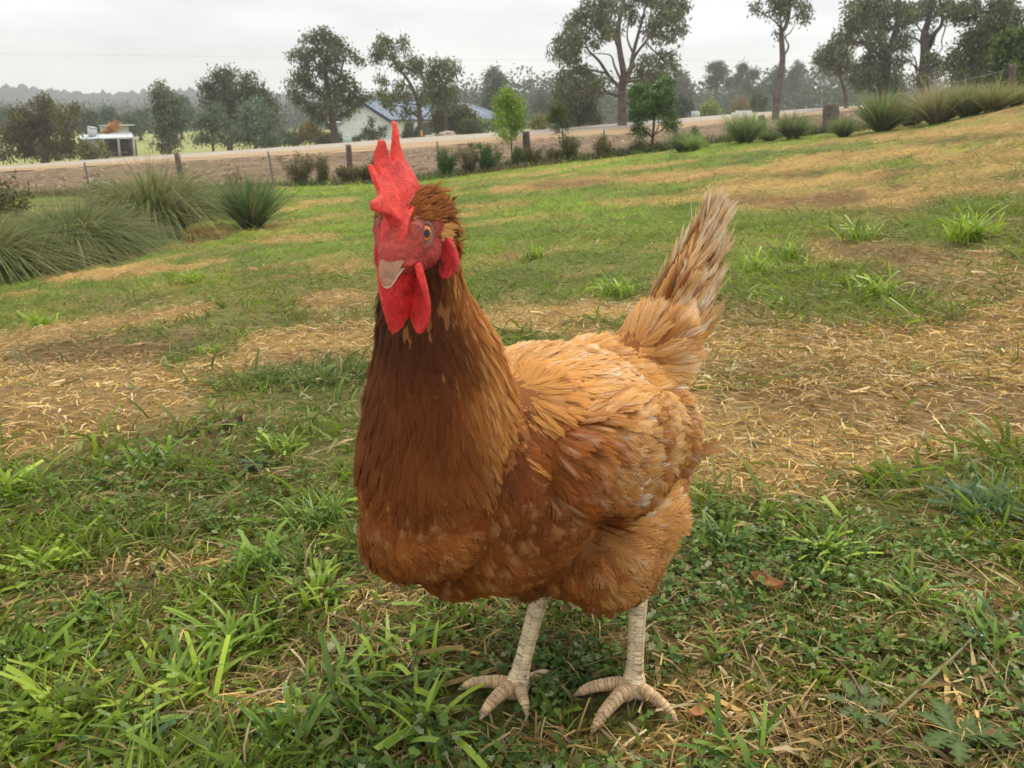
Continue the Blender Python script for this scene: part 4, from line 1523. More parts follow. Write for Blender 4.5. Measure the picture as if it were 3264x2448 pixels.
DG = (.030, .045, .020); DG2 = (.085, .105, .045)
OL = (.060, .062, .022); OL2 = (.120, .110, .042)
GY = (.060, .080, .055); GY2 = (.150, .175, .125)
tree('bushy_tree', 'broad olive brown bushy tree at far left beside the farm shed', 'tree', A, 62, [(350, 1130), (340, 900), (330, 750)],
     [(340, 700, 90, 70), (240, 780, 120, 90), (420, 790, 130, 100), (140, 850, 110, 80), (520, 860, 90, 110), (330, 900, 180, 110), (90, 950, 110, 100), (230, 1010, 160, 90), (430, 1000, 150, 110), (540, 980, 70, 110),
      (30, 1050, 90, 60), (330, 650, 60, 50), (130, 760, 60, 40), (560, 720, 50, 50)], .30, 1900, OL, OL2, .3, .5, seed=3)
tree('slender_tree', 'slender grey green tree right of the farm shed, leaning top', 'tree', A, 68, [(1320, 1060), (1310, 850), (1290, 640), (1262, 520)],
     [(1258, 525, 40, 40), (1240, 580, 50, 45), (1310, 570, 40, 35), (1280, 650, 90, 60), (1350, 640, 60, 50), (1250, 720, 80, 60), (1390, 720, 70, 60), (1310, 800, 120, 70), (1420, 830, 80, 60), (1240, 860, 70, 60), (1330, 910, 120, 70), (1300, 990, 110, 60)],
     .30, 1000, GY, GY2, .20, .3, seed=5)
tree('round_tree', 'large rounded dark green tree left of the cottage', 'tree', A, 84, [(1800, 1030), (1800, 850), (1820, 650)],
     [(1700, 450, 70, 60), (1650, 520, 90, 70), (1800, 470, 110, 80), (1920, 500, 100, 80), (1990, 580, 90, 90), (1760, 580, 130, 90), (1880, 620, 140, 90), (2060, 660, 100, 90), (1640, 650, 90, 90), (1960, 750, 150, 100), (2120, 760, 90, 110), (1750, 740, 140, 100),
      (1640, 800, 90, 90), (1850, 860, 170, 110), (2050, 880, 140, 100), (2150, 880, 70, 80)], .36, 2600, (.035, .045, .020), (.105, .105, .045), .32, .7, seed=7)
tree('silver_shrub', 'silvery blue green shrub in front of the rounded tree', 'shrub', A, 66, [(2000, 1040), (2000, 900), (1990, 780)],
     [(1960, 680, 60, 60), (2020, 660, 40, 40), (2060, 750, 80, 70), (1930, 770, 80, 70), (2000, 840, 120, 80), (2100, 870, 90, 80), (1920, 910, 110, 80), (2060, 960, 130, 60), (2160, 940, 50, 60)], .26, 1100, (.075, .100, .078), (.17, .21, .165), .14, .1, seed=8)
tree('sparse_tree', 'thin grey leaved sapling between slender and rounded trees', 'tree', A, 67, [(1672, 1035), (1660, 900), (1680, 760)],
     [(1680, 720, 60, 50), (1640, 790, 60, 50), (1740, 780, 60, 50), (1690, 850, 90, 60), (1800, 820, 50, 40), (1560, 840, 60, 40), (1640, 930, 90, 60), (1560, 950, 60, 50), (1740, 950, 90, 60)], .28, 560, GY, GY2, .11, .3, seed=9)
tree('shed_shrub', 'yellow green bush growing against the farm shed front wall', 'shrub', A, 72, [(690, 1100), (690, 1030)],
     [(680, 1010, 60, 40), (740, 1040, 60, 50), (640, 1050, 60, 50), (700, 1075, 90, 35), (830, 1050, 25, 40), (800, 985, 30, 20)], .24, 520, (.07, .08, .018), (.17, .16, .045), .07, .1, seed=10)
tree('rusty_shrub', 'rust coloured dying shrub against the cream hut', 'shrub', A, 88, [(880, 950), (880, 880)],
     [(870, 860, 50, 40), (910, 830, 30, 25), (850, 890, 45, 20)], .22, 260, (.30, .13, .045), (.42, .22, .10), .06, .1, seed=11)
for i, (cx, cy, rx, ry, lab) in enumerate([(690, 800, 110, 90, 'dark green tree directly behind the farm shed chimney'), (850, 790, 110, 80, 'dark green tree behind the cream hut'),
                                           (1000, 830, 100, 80, 'dark green tree above the right end of the farm shed'), (1100, 800, 60, 80, 'small dark brownish tree right of the farm shed'),
                                           (1420, 720, 100, 130, 'dark tree showing behind the slender grey tree'), (40, 780, 90, 80, 'dark tree behind the olive bush at the left border')]):
    tree('backdrop_tree', lab, 'tree', A, 125 + 6 * i, [(cx, cy + ry + 60), (cx, cy)], [(cx, cy - ry * .4, rx * .6, ry * .5), (cx - rx * .5, cy + ry * .1, rx * .5, ry * .5), (cx + rx * .5, cy + ry * .1, rx * .5, ry * .5), (cx, cy + ry * .5, rx, ry * .5)],
         .5, 700, (.030, .050, .024), (.065, .095, .048), .3, .4, seed=20 + i, group='dark trees behind the farm shed')

# centre
tree('gum_tree', 'tall dark gum tree standing left of the white cottage', 'tree', B, 74, [(540, 965), (525, 860), (500, 700), (472, 520), (462, 380), (475, 200)],
     [(430, 120, 55, 40), (480, 150, 60, 40), (380, 150, 50, 35), (310, 160, 45, 35), (540, 170, 55, 45), (580, 230, 55, 45), (290, 210, 30, 25), (640, 260, 30, 30), (400, 240, 60, 45), (500, 250, 50, 40), (250, 280, 55, 35), (180, 290, 30, 20), (330, 300, 70, 45),
      (430, 320, 70, 45), (560, 310, 50, 40), (720, 320, 35, 30), (690, 295, 25, 20), (320, 370, 60, 45), (400, 400, 60, 45), (230, 440, 45, 35), (200, 500, 45, 35), (300, 460, 70, 45), (540, 400, 60, 45), (600, 440, 60, 50), (480, 470, 60, 45), (350, 530, 80, 50), (220, 570, 60, 40),
      (260, 630, 70, 40), (620, 520, 70, 50), (560, 570, 80, 50), (440, 590, 70, 50), (690, 560, 60, 40), (340, 690, 90, 50), (500, 680, 80, 50), (620, 640, 90, 50), (780, 600, 40, 35), (610, 730, 40, 40), (420, 770, 70, 40), (720, 640, 50, 30)],
     .34, 3000, (.042, .050, .020), (.115, .120, .055), .36, 1.3, limbs=[(.6, (505, 740), (440, 620), (360, 560), (250, 540)), (.6, (480, 560), (560, 470), (590, 380), (620, 300), (700, 300)), (.5, (465, 420), (380, 340), (280, 260), (200, 230)), (.55, (530, 880), (480, 840), (465, 800))],
     twigs=2, seed=31)
tree('gum_tree', 'leaning gum tree in front of the cottage roof with bare crooked trunk', 'tree', B, 73, [(1208, 935), (1200, 800), (1185, 660), (1130, 520), (1020, 360), (965, 250)],
     [(920, 150, 45, 40), (960, 190, 55, 40), (890, 200, 45, 40), (1060, 170, 45, 40), (1060, 220, 35, 30), (840, 270, 40, 35), (900, 290, 50, 35), (980, 290, 60, 40), (1010, 340, 35, 30), (860, 320, 30, 25), (900, 480, 40, 25), (870, 450, 30, 25), (930, 500, 30, 20), (1060, 370, 50, 35), (1130, 310, 45, 35),
      (1190, 350, 50, 45), (1150, 400, 50, 40), (1210, 430, 45, 40), (1040, 520, 50, 40), (1060, 590, 60, 40), (1000, 620, 50, 35), (900, 590, 45, 35), (930, 650, 45, 30), (960, 690, 45, 25), (1110, 660, 50, 35), (1080, 740, 50, 30), (1230, 640, 50, 40), (1240, 560, 45, 40), (1180, 720, 40, 25)],
     .32, 1500, (.055, .065, .026), (.145, .150, .070), .24, 1.4, limbs=[(.6, (1185, 640), (1240, 560), (1230, 470), (1200, 380)), (.45, (1040, 385), (960, 380), (920, 430)), (.45, (1200, 780), (1120, 720), (1060, 690), (960, 670)), (.4, (1205, 800), (1270, 730), (1310, 690))],
     spread=1.0, twigs=2, seed=33)
tree('gum_tree', 'upright gum tree in front of the right half of the cottage roof', 'tree', B, 75, [(1420, 920), (1395, 780), (1375, 640), (1352, 500), (1345, 380)],
     [(1300, 350, 50, 40), (1360, 370, 50, 40), (1420, 340, 50, 40), (1460, 380, 45, 35), (1490, 410, 30, 25), (1280, 420, 45, 35), (1340, 430, 60, 40), (1420, 430, 55, 40), (1260, 490, 40, 35), (1310, 510, 50, 35), (1400, 500, 50, 35), (1370, 570, 50, 35), (1300, 600, 50, 35), (1450, 570, 50, 35), (1470, 640, 50, 35),
      (1390, 640, 50, 35), (1290, 650, 50, 35), (1420, 700, 50, 30)], .32, 1150, (.050, .060, .024), (.130, .135, .060), .20, 1.3, limbs=[(.5, (1375, 640), (1440, 560), (1460, 450))], twigs=2, seed=35)
tree('bush', 'wide olive bush hiding the right end of the cottage', 'shrub', B, 79, [(1440, 920), (1440, 820)],
     [(1350, 740, 60, 40), (1440, 720, 70, 40), (1540, 710, 60, 40), (1590, 760, 60, 45), (1400, 790, 100, 50), (1510, 790, 100, 50), (1330, 830, 60, 60), (1440, 860, 130, 50), (1580, 840, 70, 50)], .3, 1500, (.06, .07, .022), (.13, .14, .05), .1, .5, seed=36)
tree('bush', 'pale grey green acacia bush right of the olive bush', 'shrub', B, 78, [(1680, 920), (1680, 860)],
     [(1640, 810, 70, 30), (1720, 820, 70, 30), (1590, 850, 60, 35), (1680, 860, 100, 35), (1770, 850, 50, 35), (1640, 900, 120, 20), (1540, 890, 50, 25)], .26, 900, (.11, .135, .070), (.24, .28, .15), .07, .0, seed=37)
tree('grey_tree', 'soft grey feathery tree rising behind the acacia bush', 'tree', B, 112, [(1785, 860), (1785, 650), (1785, 480)],
     [(1780, 410, 50, 35), (1740, 460, 45, 45), (1820, 450, 45, 40), (1780, 500, 60, 40), (1730, 530, 40, 40), (1850, 520, 40, 50), (1780, 580, 80, 50), (1730, 640, 60, 50), (1830, 650, 60, 50), (1770, 720, 80, 60), (1720, 770, 50, 40), (1820, 800, 70, 50)], .42, 1000, (.075, .085, .070), (.14, .155, .125), .22, 1.2, seed=38)
tree('cottage_shrub', 'dark leafy shrub against the cottage gable boards', 'shrub', B, 81, [(830, 945), (830, 880), (825, 800)],
     [(825, 800, 16, 22), (815, 835, 25, 20), (775, 880, 30, 18), (800, 900, 40, 25), (850, 900, 40, 25), (890, 870, 25, 18), (925, 855, 20, 12), (760, 920, 40, 18), (720, 940, 50, 15), (900, 915, 35, 18), (840, 935, 60, 14), (690, 950, 40, 10)], .20, 520, (.030, .050, .022), (.075, .105, .045), .05, -.1, twigs=1, seed=39)
tree('cottage_shrub', 'dark leafy shrub beside the cottage verandah', 'shrub', B, 82, [(1110, 930), (1110, 880)],
     [(1105, 880, 30, 25), (1130, 905, 40, 25), (1090, 915, 30, 20), (1180, 880, 30, 40), (1200, 910, 40, 20)], .22, 340, (.030, .050, .022), (.075, .105, .045), .05, -.1, twigs=1, seed=40)
tree('hedge_bush', 'orange tinged bush under the tall gum left of the cottage', 'shrub', B, 80, [(340, 980), (340, 900)],
     [(350, 850, 50, 30), (310, 880, 60, 40), (390, 890, 60, 40), (340, 930, 100, 40)], .26, 600, (.10, .085, .020), (.24, .15, .045), .07, .0, seed=41)
tree('hedge_bush', 'green bush left of the orange tinged bush', 'shrub', B, 82, [(170, 990), (170, 920)],
     [(120, 900, 70, 35), (200, 920, 70, 40), (60, 930, 60, 40), (150, 960, 120, 30), (250, 960, 60, 30)], .26, 700, (.04, .055, .02), (.11, .12, .045), .07, .0, seed=42)
tree('hedge_bush', 'dark green bush at the foot of the tall gum', 'shrub', B, 78, [(500, 975), (500, 940)],
     [(470, 930, 50, 25), (540, 935, 50, 25), (500, 955, 90, 20), (400, 955, 40, 20)], .24, 420, (.05, .06, .02), (.12, .12, .05), .06, .0, seed=43)
tree('sapling', 'young lime green wattle sapling by the fence right of the hen comb', 'tree', B, 23.6, [(1926, 1170), (1918, 1000), (1915, 860), (1905, 700), (1900, 580)],
     [(1895, 560, 35, 30), (1870, 600, 45, 30), (1930, 610, 45, 30), (1820, 640, 45, 35), (1900, 650, 60, 35), (1970, 660, 45, 35), (1840, 700, 60, 35), (1930, 710, 60, 35), (1990, 720, 35, 30), (1810, 750, 45, 35), (1880, 770, 60, 35), (1960, 780, 50, 35), (1850, 820, 60, 30), (1930, 840, 60, 30), (1840, 890, 50, 25),
      (1930, 900, 50, 25), (1990, 830, 30, 25), (1880, 930, 40, 20)], .085, 1500, (.12, .18, .030), (.24, .32, .06), .024, 1.0, spread=.2, twigs=2, aspect=4.5, bark=rgb(.12, .08, .05), seed=44, dens=.5)

# right of centre
tree('giant_gum', 'giant gum tree with forked trunk towering beside the road', 'tree', C, 66, [(820, 985), (818, 850), (815, 720), (830, 580), (800, 400), (790, 220), (830, 0), (850, -150)],
     [(440, 150, 60, 45), (400, 200, 60, 50), (500, 130, 60, 40), (560, 110, 60, 45), (640, 90, 70, 50), (700, 150, 80, 55), (620, 180, 70, 50), (740, 230, 60, 50), (680, 260, 60, 45), (460, 230, 50, 40), (370, 290, 55, 45), (440, 310, 65, 45), (320, 350, 50, 45), (400, 380, 65, 45), (300, 420, 40, 35), (360, 440, 55, 35),
      (470, 410, 55, 45), (420, 480, 50, 40), (480, 520, 60, 40), (400, 570, 60, 40), (550, 560, 60, 40), (350, 620, 60, 45), (450, 640, 80, 50), (560, 640, 70, 45), (650, 620, 60, 40), (330, 700, 60, 45), (430, 740, 80, 50), (540, 740, 80, 50), (620, 700, 60, 45), (600, 330, 40, 30), (560, 250, 50, 35),
      (650, 0, 80, 50), (760, 60, 70, 50), (880, 60, 70, 50), (900, 140, 60, 40), (850, -70, 110, 60), (980, -30, 100, 60), (1090, 0, 90, 50), (1180, 20, 80, 50), (1260, 20, 70, 45), (1110, 90, 80, 45), (1190, 110, 70, 45), (1260, 130, 60, 40), (1070, 160, 60, 45), (1150, 190, 70, 40), (1240, 200, 60, 40), (1300, 220, 30, 25),
      (1040, 250, 50, 40), (1110, 270, 50, 35), (1200, 270, 50, 35), (1290, 60, 40, 40), (1120, 430, 60, 35), (1190, 420, 40, 40), (1200, 490, 50, 40), (1140, 520, 50, 35), (1240, 530, 35, 30), (1030, 470, 60, 40), (960, 520, 60, 40), (1020, 560, 70, 45), (1090, 590, 70, 40), (1000, 640, 70, 40), (560, 30, 50, 30), (1160, 570, 50, 30)],
     .34, 4600, (.060, .070, .040), (.150, .160, .095), .36, 1.5, bark=rgb(.135, .095, .080),
     limbs=[(.80, (838, 640), (880, 560), (905, 420), (950, 250), (990, 100), (1020, -60)), (.55, (815, 700), (720, 600), (640, 480), (560, 400), (520, 330), (440, 270)), (.45, (820, 760), (700, 720), (620, 640), (540, 560)), (.5, (800, 420), (760, 300), (720, 200), (640, 80)),
            (.5, (860, 580), (920, 440), (1000, 330), (1060, 260), (1130, 180), (1240, 130)), (.4, (905, 420), (860, 300), (870, 180), (900, 60)), (.4, (820, 660), (760, 520), (720, 430), (560, 420)), (.4, (850, 620), (960, 600), (1060, 540), (1150, 500)), (.35, (1000, 330), (1100, 420), (1210, 400), (1300, 355)), (.35, (800, 300), (700, 200), (560, 80), (510, 0)),
            (.35, (1150, 500), (1230, 480), (1290, 465))], spread=2.0, twigs=3, seed=51)
tree('understory_tree', 'bushy dark green tree under the left boughs of the giant gum', 'tree', C, 70, [(460, 975), (455, 860), (450, 760)],
     [(330, 720, 60, 45), (420, 730, 70, 45), (360, 800, 70, 45), (460, 800, 80, 50), (550, 790, 70, 50), (340, 870, 60, 45), (440, 880, 90, 45), (560, 870, 60, 45), (480, 930, 110, 35), (600, 920, 50, 30)], .30, 1300, (.045, .055, .024), (.110, .120, .055), .16, .9, seed=52)
tree('wattle_sapling', 'fluffy mid green wattle with thin forked stem by the fence', 'tree', C, 23.2, [(1052, 1190), (1058, 1080), (1068, 960), (1060, 820), (1060, 720)],
     [(950, 690, 50, 35), (1010, 700, 50, 35), (1100, 680, 50, 35), (1150, 640, 45, 35), (1190, 650, 35, 35), (900, 740, 40, 35), (980, 760, 70, 40), (1070, 760, 70, 40), (1160, 730, 60, 40), (920, 820, 55, 40), (1010, 830, 70, 40), (1110, 820, 70, 40), (1190, 800, 40, 40), (900, 890, 45, 35), (980, 900, 60, 35),
      (1080, 890, 70, 35), (1170, 880, 50, 35), (1220, 920, 40, 30), (1240, 960, 30, 20), (950, 960, 50, 30), (920, 1020, 40, 25), (1000, 1040, 35, 20), (1160, 960, 45, 25), (1190, 1000, 30, 18), (960, 1075, 25, 15)], .07, 2300, (.050, .085, .026), (.11, .165, .055), .045, .1,
     limbs=[(.6, (1060, 1080), (1010, 1030), (960, 980), (930, 900)), (.6, (1062, 1060), (1110, 1030), (1170, 980), (1220, 930)), (.5, (1052, 1150), (1000, 1110), (960, 1060))], spread=.25, twigs=2, aspect=3.6, bark=rgb(.09, .055, .04), seed=53)
tree('wispy_sapling', 'faint wispy olive sapling in front of the giant gum trunk', 'tree', C, 25, [(360, 1190), (352, 1050), (350, 900), (335, 820)],
     [(320, 830, 50, 30), (370, 860, 40, 30), (280, 860, 40, 30), (310, 910, 50, 30), (380, 920, 45, 30), (270, 940, 35, 25), (345, 970, 60, 25), (400, 980, 30, 20), (300, 1000, 35, 18)], .075, 460, (.055, .075, .030), (.12, .14, .06), .022, .6, spread=.2, twigs=4, aspect=4, seed=54)
tree('bare_gum', 'tall thin nearly leafless gum with a forked crown', 'tree', D, 60, [(190, 905), (200, 760), (225, 600), (242, 480), (236, 350), (235, 265), (265, 220), (292, 130), (300, 0), (310, -80)],
     [(20, 60, 30, 28), (45, 85, 20, 18), (160, 20, 45, 28), (210, 60, 35, 30), (240, 20, 45, 30), (250, 140, 30, 30), (265, 80, 30, 30), (330, 30, 35, 25), (420, 40, 35, 25), (445, 60, 20, 20), (410, 130, 35, 25), (430, 155, 25, 20), (120, 110, 20, 16), (215, 270, 14, 24), (300, -30, 90, 40), (180, -30, 60, 30)],
     .30, 620, (.070, .080, .050), (.155, .165, .105), .26, 1.1, bark=rgb(.15, .115, .10),
     limbs=[(.7, (234, 265), (226, 180), (224, 100), (200, -20)), (.4, (225, 220), (160, 160), (100, 120), (40, 80)), (.4, (240, 470), (275, 420), (290, 370), (262, 300), (300, 270), (340, 200), (330, 170)), (.4, (290, 160), (340, 130), (400, 50))], spread=.5, twigs=3, seed=55)
for i, (cx, cy, w, h, lab) in enumerate([(1560, 600, 190, 190, 'open-crowned gum in the misty tree line right of the giant gum'), (1790, 640, 190, 240, 'broad domed gum in the misty tree line'), (2020, 650, 130, 190, 'pale gum behind the thin bare gum'),
                                         (1290, 680, 120, 190, 'dark gum in the misty tree line close to the giant gum'), (2190, 620, 110, 220, 'gum in the misty tree line right of the thin bare gum')]):
    R_ = np.random.default_rng(300 + i)
    cl = [(cx + R_.uniform(-.8, .8) * w * (.35 + .5 * q), cy - h * .5 + q * h * .85, w * .26, h * .13) for q in np.linspace(0, 1, 15)]
    tree('misty_gum', lab, 'tree', C, 185 + 8 * i, [(cx + 5, cy + h * .9), (cx, cy + h * .2), (cx, cy - h * .3)], cl, .55, 1300, (.040, .050, .030), (.085, .095, .060), .5, .8, group='misty gums in the distant tree line', seed=310 + i)
for i, (cx, cy, w, h, a, b, lab) in enumerate([(1510, 850, 60, 50, (.12, .15, .03), (.20, .24, .06), 'yellow green bush beyond the road right of the giant gum'), (1740, 840, 50, 60, (.12, .09, .05), (.22, .15, .08), 'reddish brown bush beyond the road under the domed gum'),
                                               (1290, 840, 80, 90, (.030, .045, .026), (.06, .08, .05), 'dark round bush beyond the road next to the small white letterbox'), (1890, 800, 60, 80, (.045, .06, .03), (.09, .11, .055), 'green conical shrub left of the thin bare gum'),
                                               (170, 960, 40, 40, (.13, .12, .03), (.22, .2, .06), 'yellowish bush left of the giant gum at the road edge'), (190, 830, 110, 110, (.022, .034, .022), (.05, .065, .04), 'very dark tree mass far left of the giant gum')]):
    tree('roadside_bush', lab, 'shrub', C, [96, 104, 98, 110, 84, 150][i], [(cx, cy + h + 15), (cx, cy)], [(cx, cy - h * .45, w * .6, h * .5), (cx - w * .4, cy, w * .6, h * .5), (cx + w * .4, cy, w * .6, h * .5), (cx, cy + h * .5, w, h * .5)],
         .34, 520, a, b, .1, .2, seed=330 + i)

# right hand group
tree('gum_tree', 'short spreading gum left of the pair of tall gums at right', 'tree', D, 78, [(765, 870), (748, 740), (700, 600), (660, 500)],
     [(700, 290, 35, 30), (690, 340, 50, 35), (740, 350, 40, 35), (620, 390, 50, 30), (660, 420, 60, 35), (560, 440, 50, 30), (540, 490, 40, 35), (600, 510, 60, 40), (680, 480, 60, 35), (740, 440, 50, 40), (780, 490, 50, 40), (720, 550, 70, 35), (640, 560, 50, 25), (810, 560, 50, 35), (590, 550, 40, 20)],
     .36, 1150, (.060, .075, .036), (.145, .160, .085), .2, 1.0, seed=61)
tree('gum_tree', 'tall leafy gum, left one of the pair at right', 'tree', D, 68, [(1075, 720), (1090, 560), (1110, 440), (1160, 280), (1190, 120), (1195, -60)],
     [(790, 50, 50, 40), (860, 20, 60, 45), (940, 30, 60, 45), (830, 110, 60, 45), (910, 110, 60, 45), (790, 180, 50, 40), (870, 190, 60, 40), (950, 190, 60, 40), (1010, 90, 60, 45), (1020, 10, 60, 45), (1080, 130, 60, 45), (1130, 50, 60, 45), (1220, 40, 60, 45), (1290, 70, 50, 40), (1250, 130, 60, 40), (1310, 130, 35, 30), (1210, 200, 50, 35),
      (1060, 220, 60, 40), (980, 260, 50, 35), (820, 250, 50, 35), (770, 290, 35, 30), (800, 340, 40, 30), (880, 330, 40, 25), (1050, 300, 60, 40), (980, 350, 50, 35), (1180, 320, 60, 40), (1260, 290, 40, 30), (1240, 370, 50, 30), (1130, 390, 40, 30), (1060, 440, 60, 35), (960, 470, 60, 40), (900, 520, 60, 40), (1000, 540, 70, 40), (1080, 540, 60, 40),
      (1170, 560, 60, 40), (1200, 480, 40, 30), (1250, 470, 25, 25), (870, 590, 60, 40), (960, 620, 80, 40), (1060, 640, 90, 40), (1160, 640, 60, 40), (820, 640, 60, 40), (900, 690, 90, 35), (1020, 700, 90, 30), (1180, 700, 80, 30)],
     .34, 3300, (.055, .066, .036), (.135, .145, .080), .42, 1.2, bark=rgb(.10, .08, .072), limbs=[(.6, (1095, 440), (1030, 340), (960, 230), (900, 80), (870, -30)), (.5, (1110, 440), (1200, 380), (1240, 300)), (.5, (1165, 270), (1090, 160), (1040, 50)), (.5, (1088, 560), (1000, 420), (880, 350), (800, 340)), (.4, (1085, 430), (1080, 300), (1060, 220))], spread=1.4, twigs=2, seed=62)
tree('gum_tree', 'half bare gum with crooked limbs, right one of the pair', 'tree', D, 60, [(1385, 700), (1395, 560), (1402, 420), (1400, 280), (1435, 160), (1455, 0), (1460, -90)],
     [(1440, 280, 35, 35), (1420, 300, 30, 25), (1560, 30, 60, 40), (1620, 70, 55, 40), (1660, 110, 50, 40), (1520, 90, 45, 35), (1400, 50, 50, 40), (1360, 110, 35, 30), (1450, 20, 50, 35), (1480, 120, 30, 30), (1450, 460, 45, 35), (1480, 500, 50, 35), (1530, 510, 45, 40), (1560, 560, 45, 30), (1430, 560, 30, 30), (1510, 580, 40, 25), (1350, 620, 40, 40), (1400, 660, 60, 40)],
     .30, 1000, (.055, .066, .036), (.135, .145, .080), .36, 1.0, bark=rgb(.075, .06, .055),
     limbs=[(.7, (1402, 440), (1440, 380), (1480, 280), (1540, 200), (1545, 100), (1525, 0), (1520, -60)), (.35, (1400, 400), (1350, 330), (1270, 300), (1230, 260)), (.3, (1540, 200), (1570, 220), (1540, 330), (1545, 400), (1510, 430), (1470, 490)), (.3, (1390, 600), (1340, 560), (1330, 500), (1300, 440)), (.25, (1340, 570), (1300, 520), (1280, 555)), (.3, (1400, 290), (1330, 200), (1290, 170))], spread=.7, twigs=3, seed=63)
tree('gum_tree', 'big leafy gum with two pale trunks near the right border', 'tree', D, 48, [(1940, 680), (1938, 500), (1940, 300), (1943, 120), (1948, -60)],
     [(1650, 90, 50, 40), (1680, 140, 40, 30), (1730, 60, 50, 35), (1760, 110, 60, 40), (1840, 110, 50, 35), (1800, 30, 60, 35), (1990, 60, 60, 45), (2060, 30, 70, 45), (2040, 100, 60, 40), (2140, 90, 60, 45), (2180, 150, 40, 40), (2120, 170, 50, 35), (1900, 190, 60, 40), (1990, 200, 60, 40), (2060, 240, 50, 35), (1870, 250, 60, 40), (1960, 270, 70, 45),
      (1780, 250, 50, 35), (1760, 300, 50, 35), (1850, 320, 60, 40), (1700, 370, 50, 30), (1780, 390, 60, 35), (1870, 400, 70, 40), (1990, 370, 70, 45), (2080, 340, 60, 40), (1650, 450, 50, 30), (1720, 470, 60, 35), (1820, 480, 70, 40), (1930, 470, 70, 45), (1620, 530, 50, 35), (1700, 550, 60, 40), (1800, 570, 80, 45), (1910, 580, 80, 45), (1680, 630, 60, 35),
      (1780, 650, 80, 40), (1880, 670, 80, 35), (1980, 580, 50, 40)],
     .26, 3600, (.045, .058, .026), (.120, .135, .065), .26, .9, bark=rgb(.22, .19, .16), limbs=[(.8, (1955, 490), (2010, 400), (2070, 280), (2105, 150), (2130, 0), (2140, -60)), (.4, (1938, 400), (1870, 330), (1780, 300)), (.4, (1940, 200), (1850, 180), (1760, 130), (1680, 110)), (.4, (1938, 560), (1850, 520), (1740, 500))], spread=1.2, twigs=2, seed=64)
tree('leafy_tree', 'bright green leafy tree at the right border behind the wooden post', 'tree', D, 33, [(2120, 760), (2120, 560), (2115, 420)],
     [(2080, 330, 60, 40), (2160, 350, 60, 45), (2050, 410, 50, 45), (2130, 420, 70, 45), (2210, 430, 50, 50), (2060, 500, 60, 45), (2150, 510, 70, 45), (2230, 520, 50, 50), (2050, 590, 60, 40), (2130, 600, 70, 40), (2210, 620, 60, 50), (2080, 670, 70, 40), (2180, 690, 70, 40), (2010, 650, 50, 40), (2240, 300, 40, 40), (2250, 700, 40, 50)],
     .17, 2600, (.045, .070, .022), (.120, .155, .050), .16, .9, aspect=2.2, seed=65)

# --- far woods: nobody could count these
def wood(name, rows, col, col2, leaf, n, seed, **pr):
    R = np.random.default_rng(seed)
    cs, rs = [], []
    for px, py, y, r in rows:
        c = np.array(P(px, py, y))
        for _ in range(2):
            cs.append(c + R.normal(0, 1, 3) * r * np.array([.5, .8, .18])); rs.append(np.array([r * .8, r * .8, r * R.uniform(.45, .8)]))
        cs.append(c - np.array([0, 0, r])); rs.append(np.array([r, r, r]))
    V, Q, C_ = leaf_mesh(cs, rs, n, leaf, .2, col, col2, 1.6, seed, shell=.3, tuft=4, light=.3)
    me = mesh_np(name, V, Q, C_)
    return link(name, me, M['leaf'], None, kind='stuff', **pr)


rows = []
for x in np.arange(420, 1060, 4.5):                      # wood behind the road, right half
    top = np.interp(x, [420, 445, 500, 545, 600, 680, 700, 740, 800, 850, 900, 1060], [90, 88, 81, 80, 84, 84, 88, 80, 72, 72, 80, 70])
    for k in range(3):
        rows.append((x + RNG.normal(0, 3), top + 4 + k * 11 + RNG.normal(0, 2.5), 250 - 22 * k, 4.4))
wood('far_wood', rows, (.030, .040, .026), (.070, .080, .052), .9, 9000, 401)
rows = []
for x in np.arange(-40, 460, 5):
    top = np.interp(x, [-40, 0, 60, 120, 200, 260, 330, 380, 420, 460], [107, 106, 108, 108, 106, 100, 103, 98, 92, 88])
    for k in range(3):
        rows.append((x + RNG.normal(0, 3), top + 3 + k * 8 + RNG.normal(0, 1.5), 330 - 45 * k, 4.2))
wood('valley_wood', rows, (.030, .042, .030), (.062, .075, .050), 1.0, 7000, 402)

# --- forested hills in the mist: terrain with a ragged tree skyline
def ridge(name, skyline, y, depth, col, seed, amp):
    amp = amp * .7
    xs = np.linspace(-160, 1184, 420)
    R = np.random.default_rng(seed)
    V, Cc = [], []
    top = np.interp(xs, [s[0] for s in skyline], [s[1] for s in skyline])
    n1 = fbm(xs, xs * 0, .16, seed, 4) - .5
    n2 = R.normal(0, .35, len(xs))
    for j, kz in enumerate(np.linspace(0, 1, 12)):
        for i, x in enumerate(xs):
            yy = y - depth * (1 - kz)
            tp = P(x, top[i], y)
            zt = tp.z + (n1[i] * amp + n2[i] * amp * .25) * (kz > .5)
            z = -6 + (zt + 6) * math.sin(kz * math.pi / 2) ** .8 + (fbm(x, kz * 40, .3, seed, 2) - .5) * amp * (0 < kz < 1)
            V.append((tp.x * yy / y, yy, z))
    w = len(xs)
    idx = np.arange(12 * w).reshape(12, w)
    Q = np.stack([idx[:-1, :-1], idx[:-1, 1:], idx[1:, 1:], idx[1:, :-1]], -1).reshape(-1, 4)
    V = np.array(V)
    c = np.array(col) * (.7 + .6 * RNG.random(len(V)))[:, None]
    me = mesh_np(name, V, Q, c, False)
    return link(name, me, M['leaf'], None, kind='structure')


ridge('near_hill', [(-160, 104), (0, 103), (60, 104), (130, 103), (220, 98), (300, 104), (420, 96), (520, 92), (1184, 92)], 420, 120, (.040, .050, .036), 501, 5)
ridge('far_hill', [(-160, 84), (0, 87), (25, 88), (60, 92), (130, 93), (200, 90), (240, 94), (300, 96), (450, 98), (1184, 100)], 600, 160, (.040, .050, .050), 502, 9)

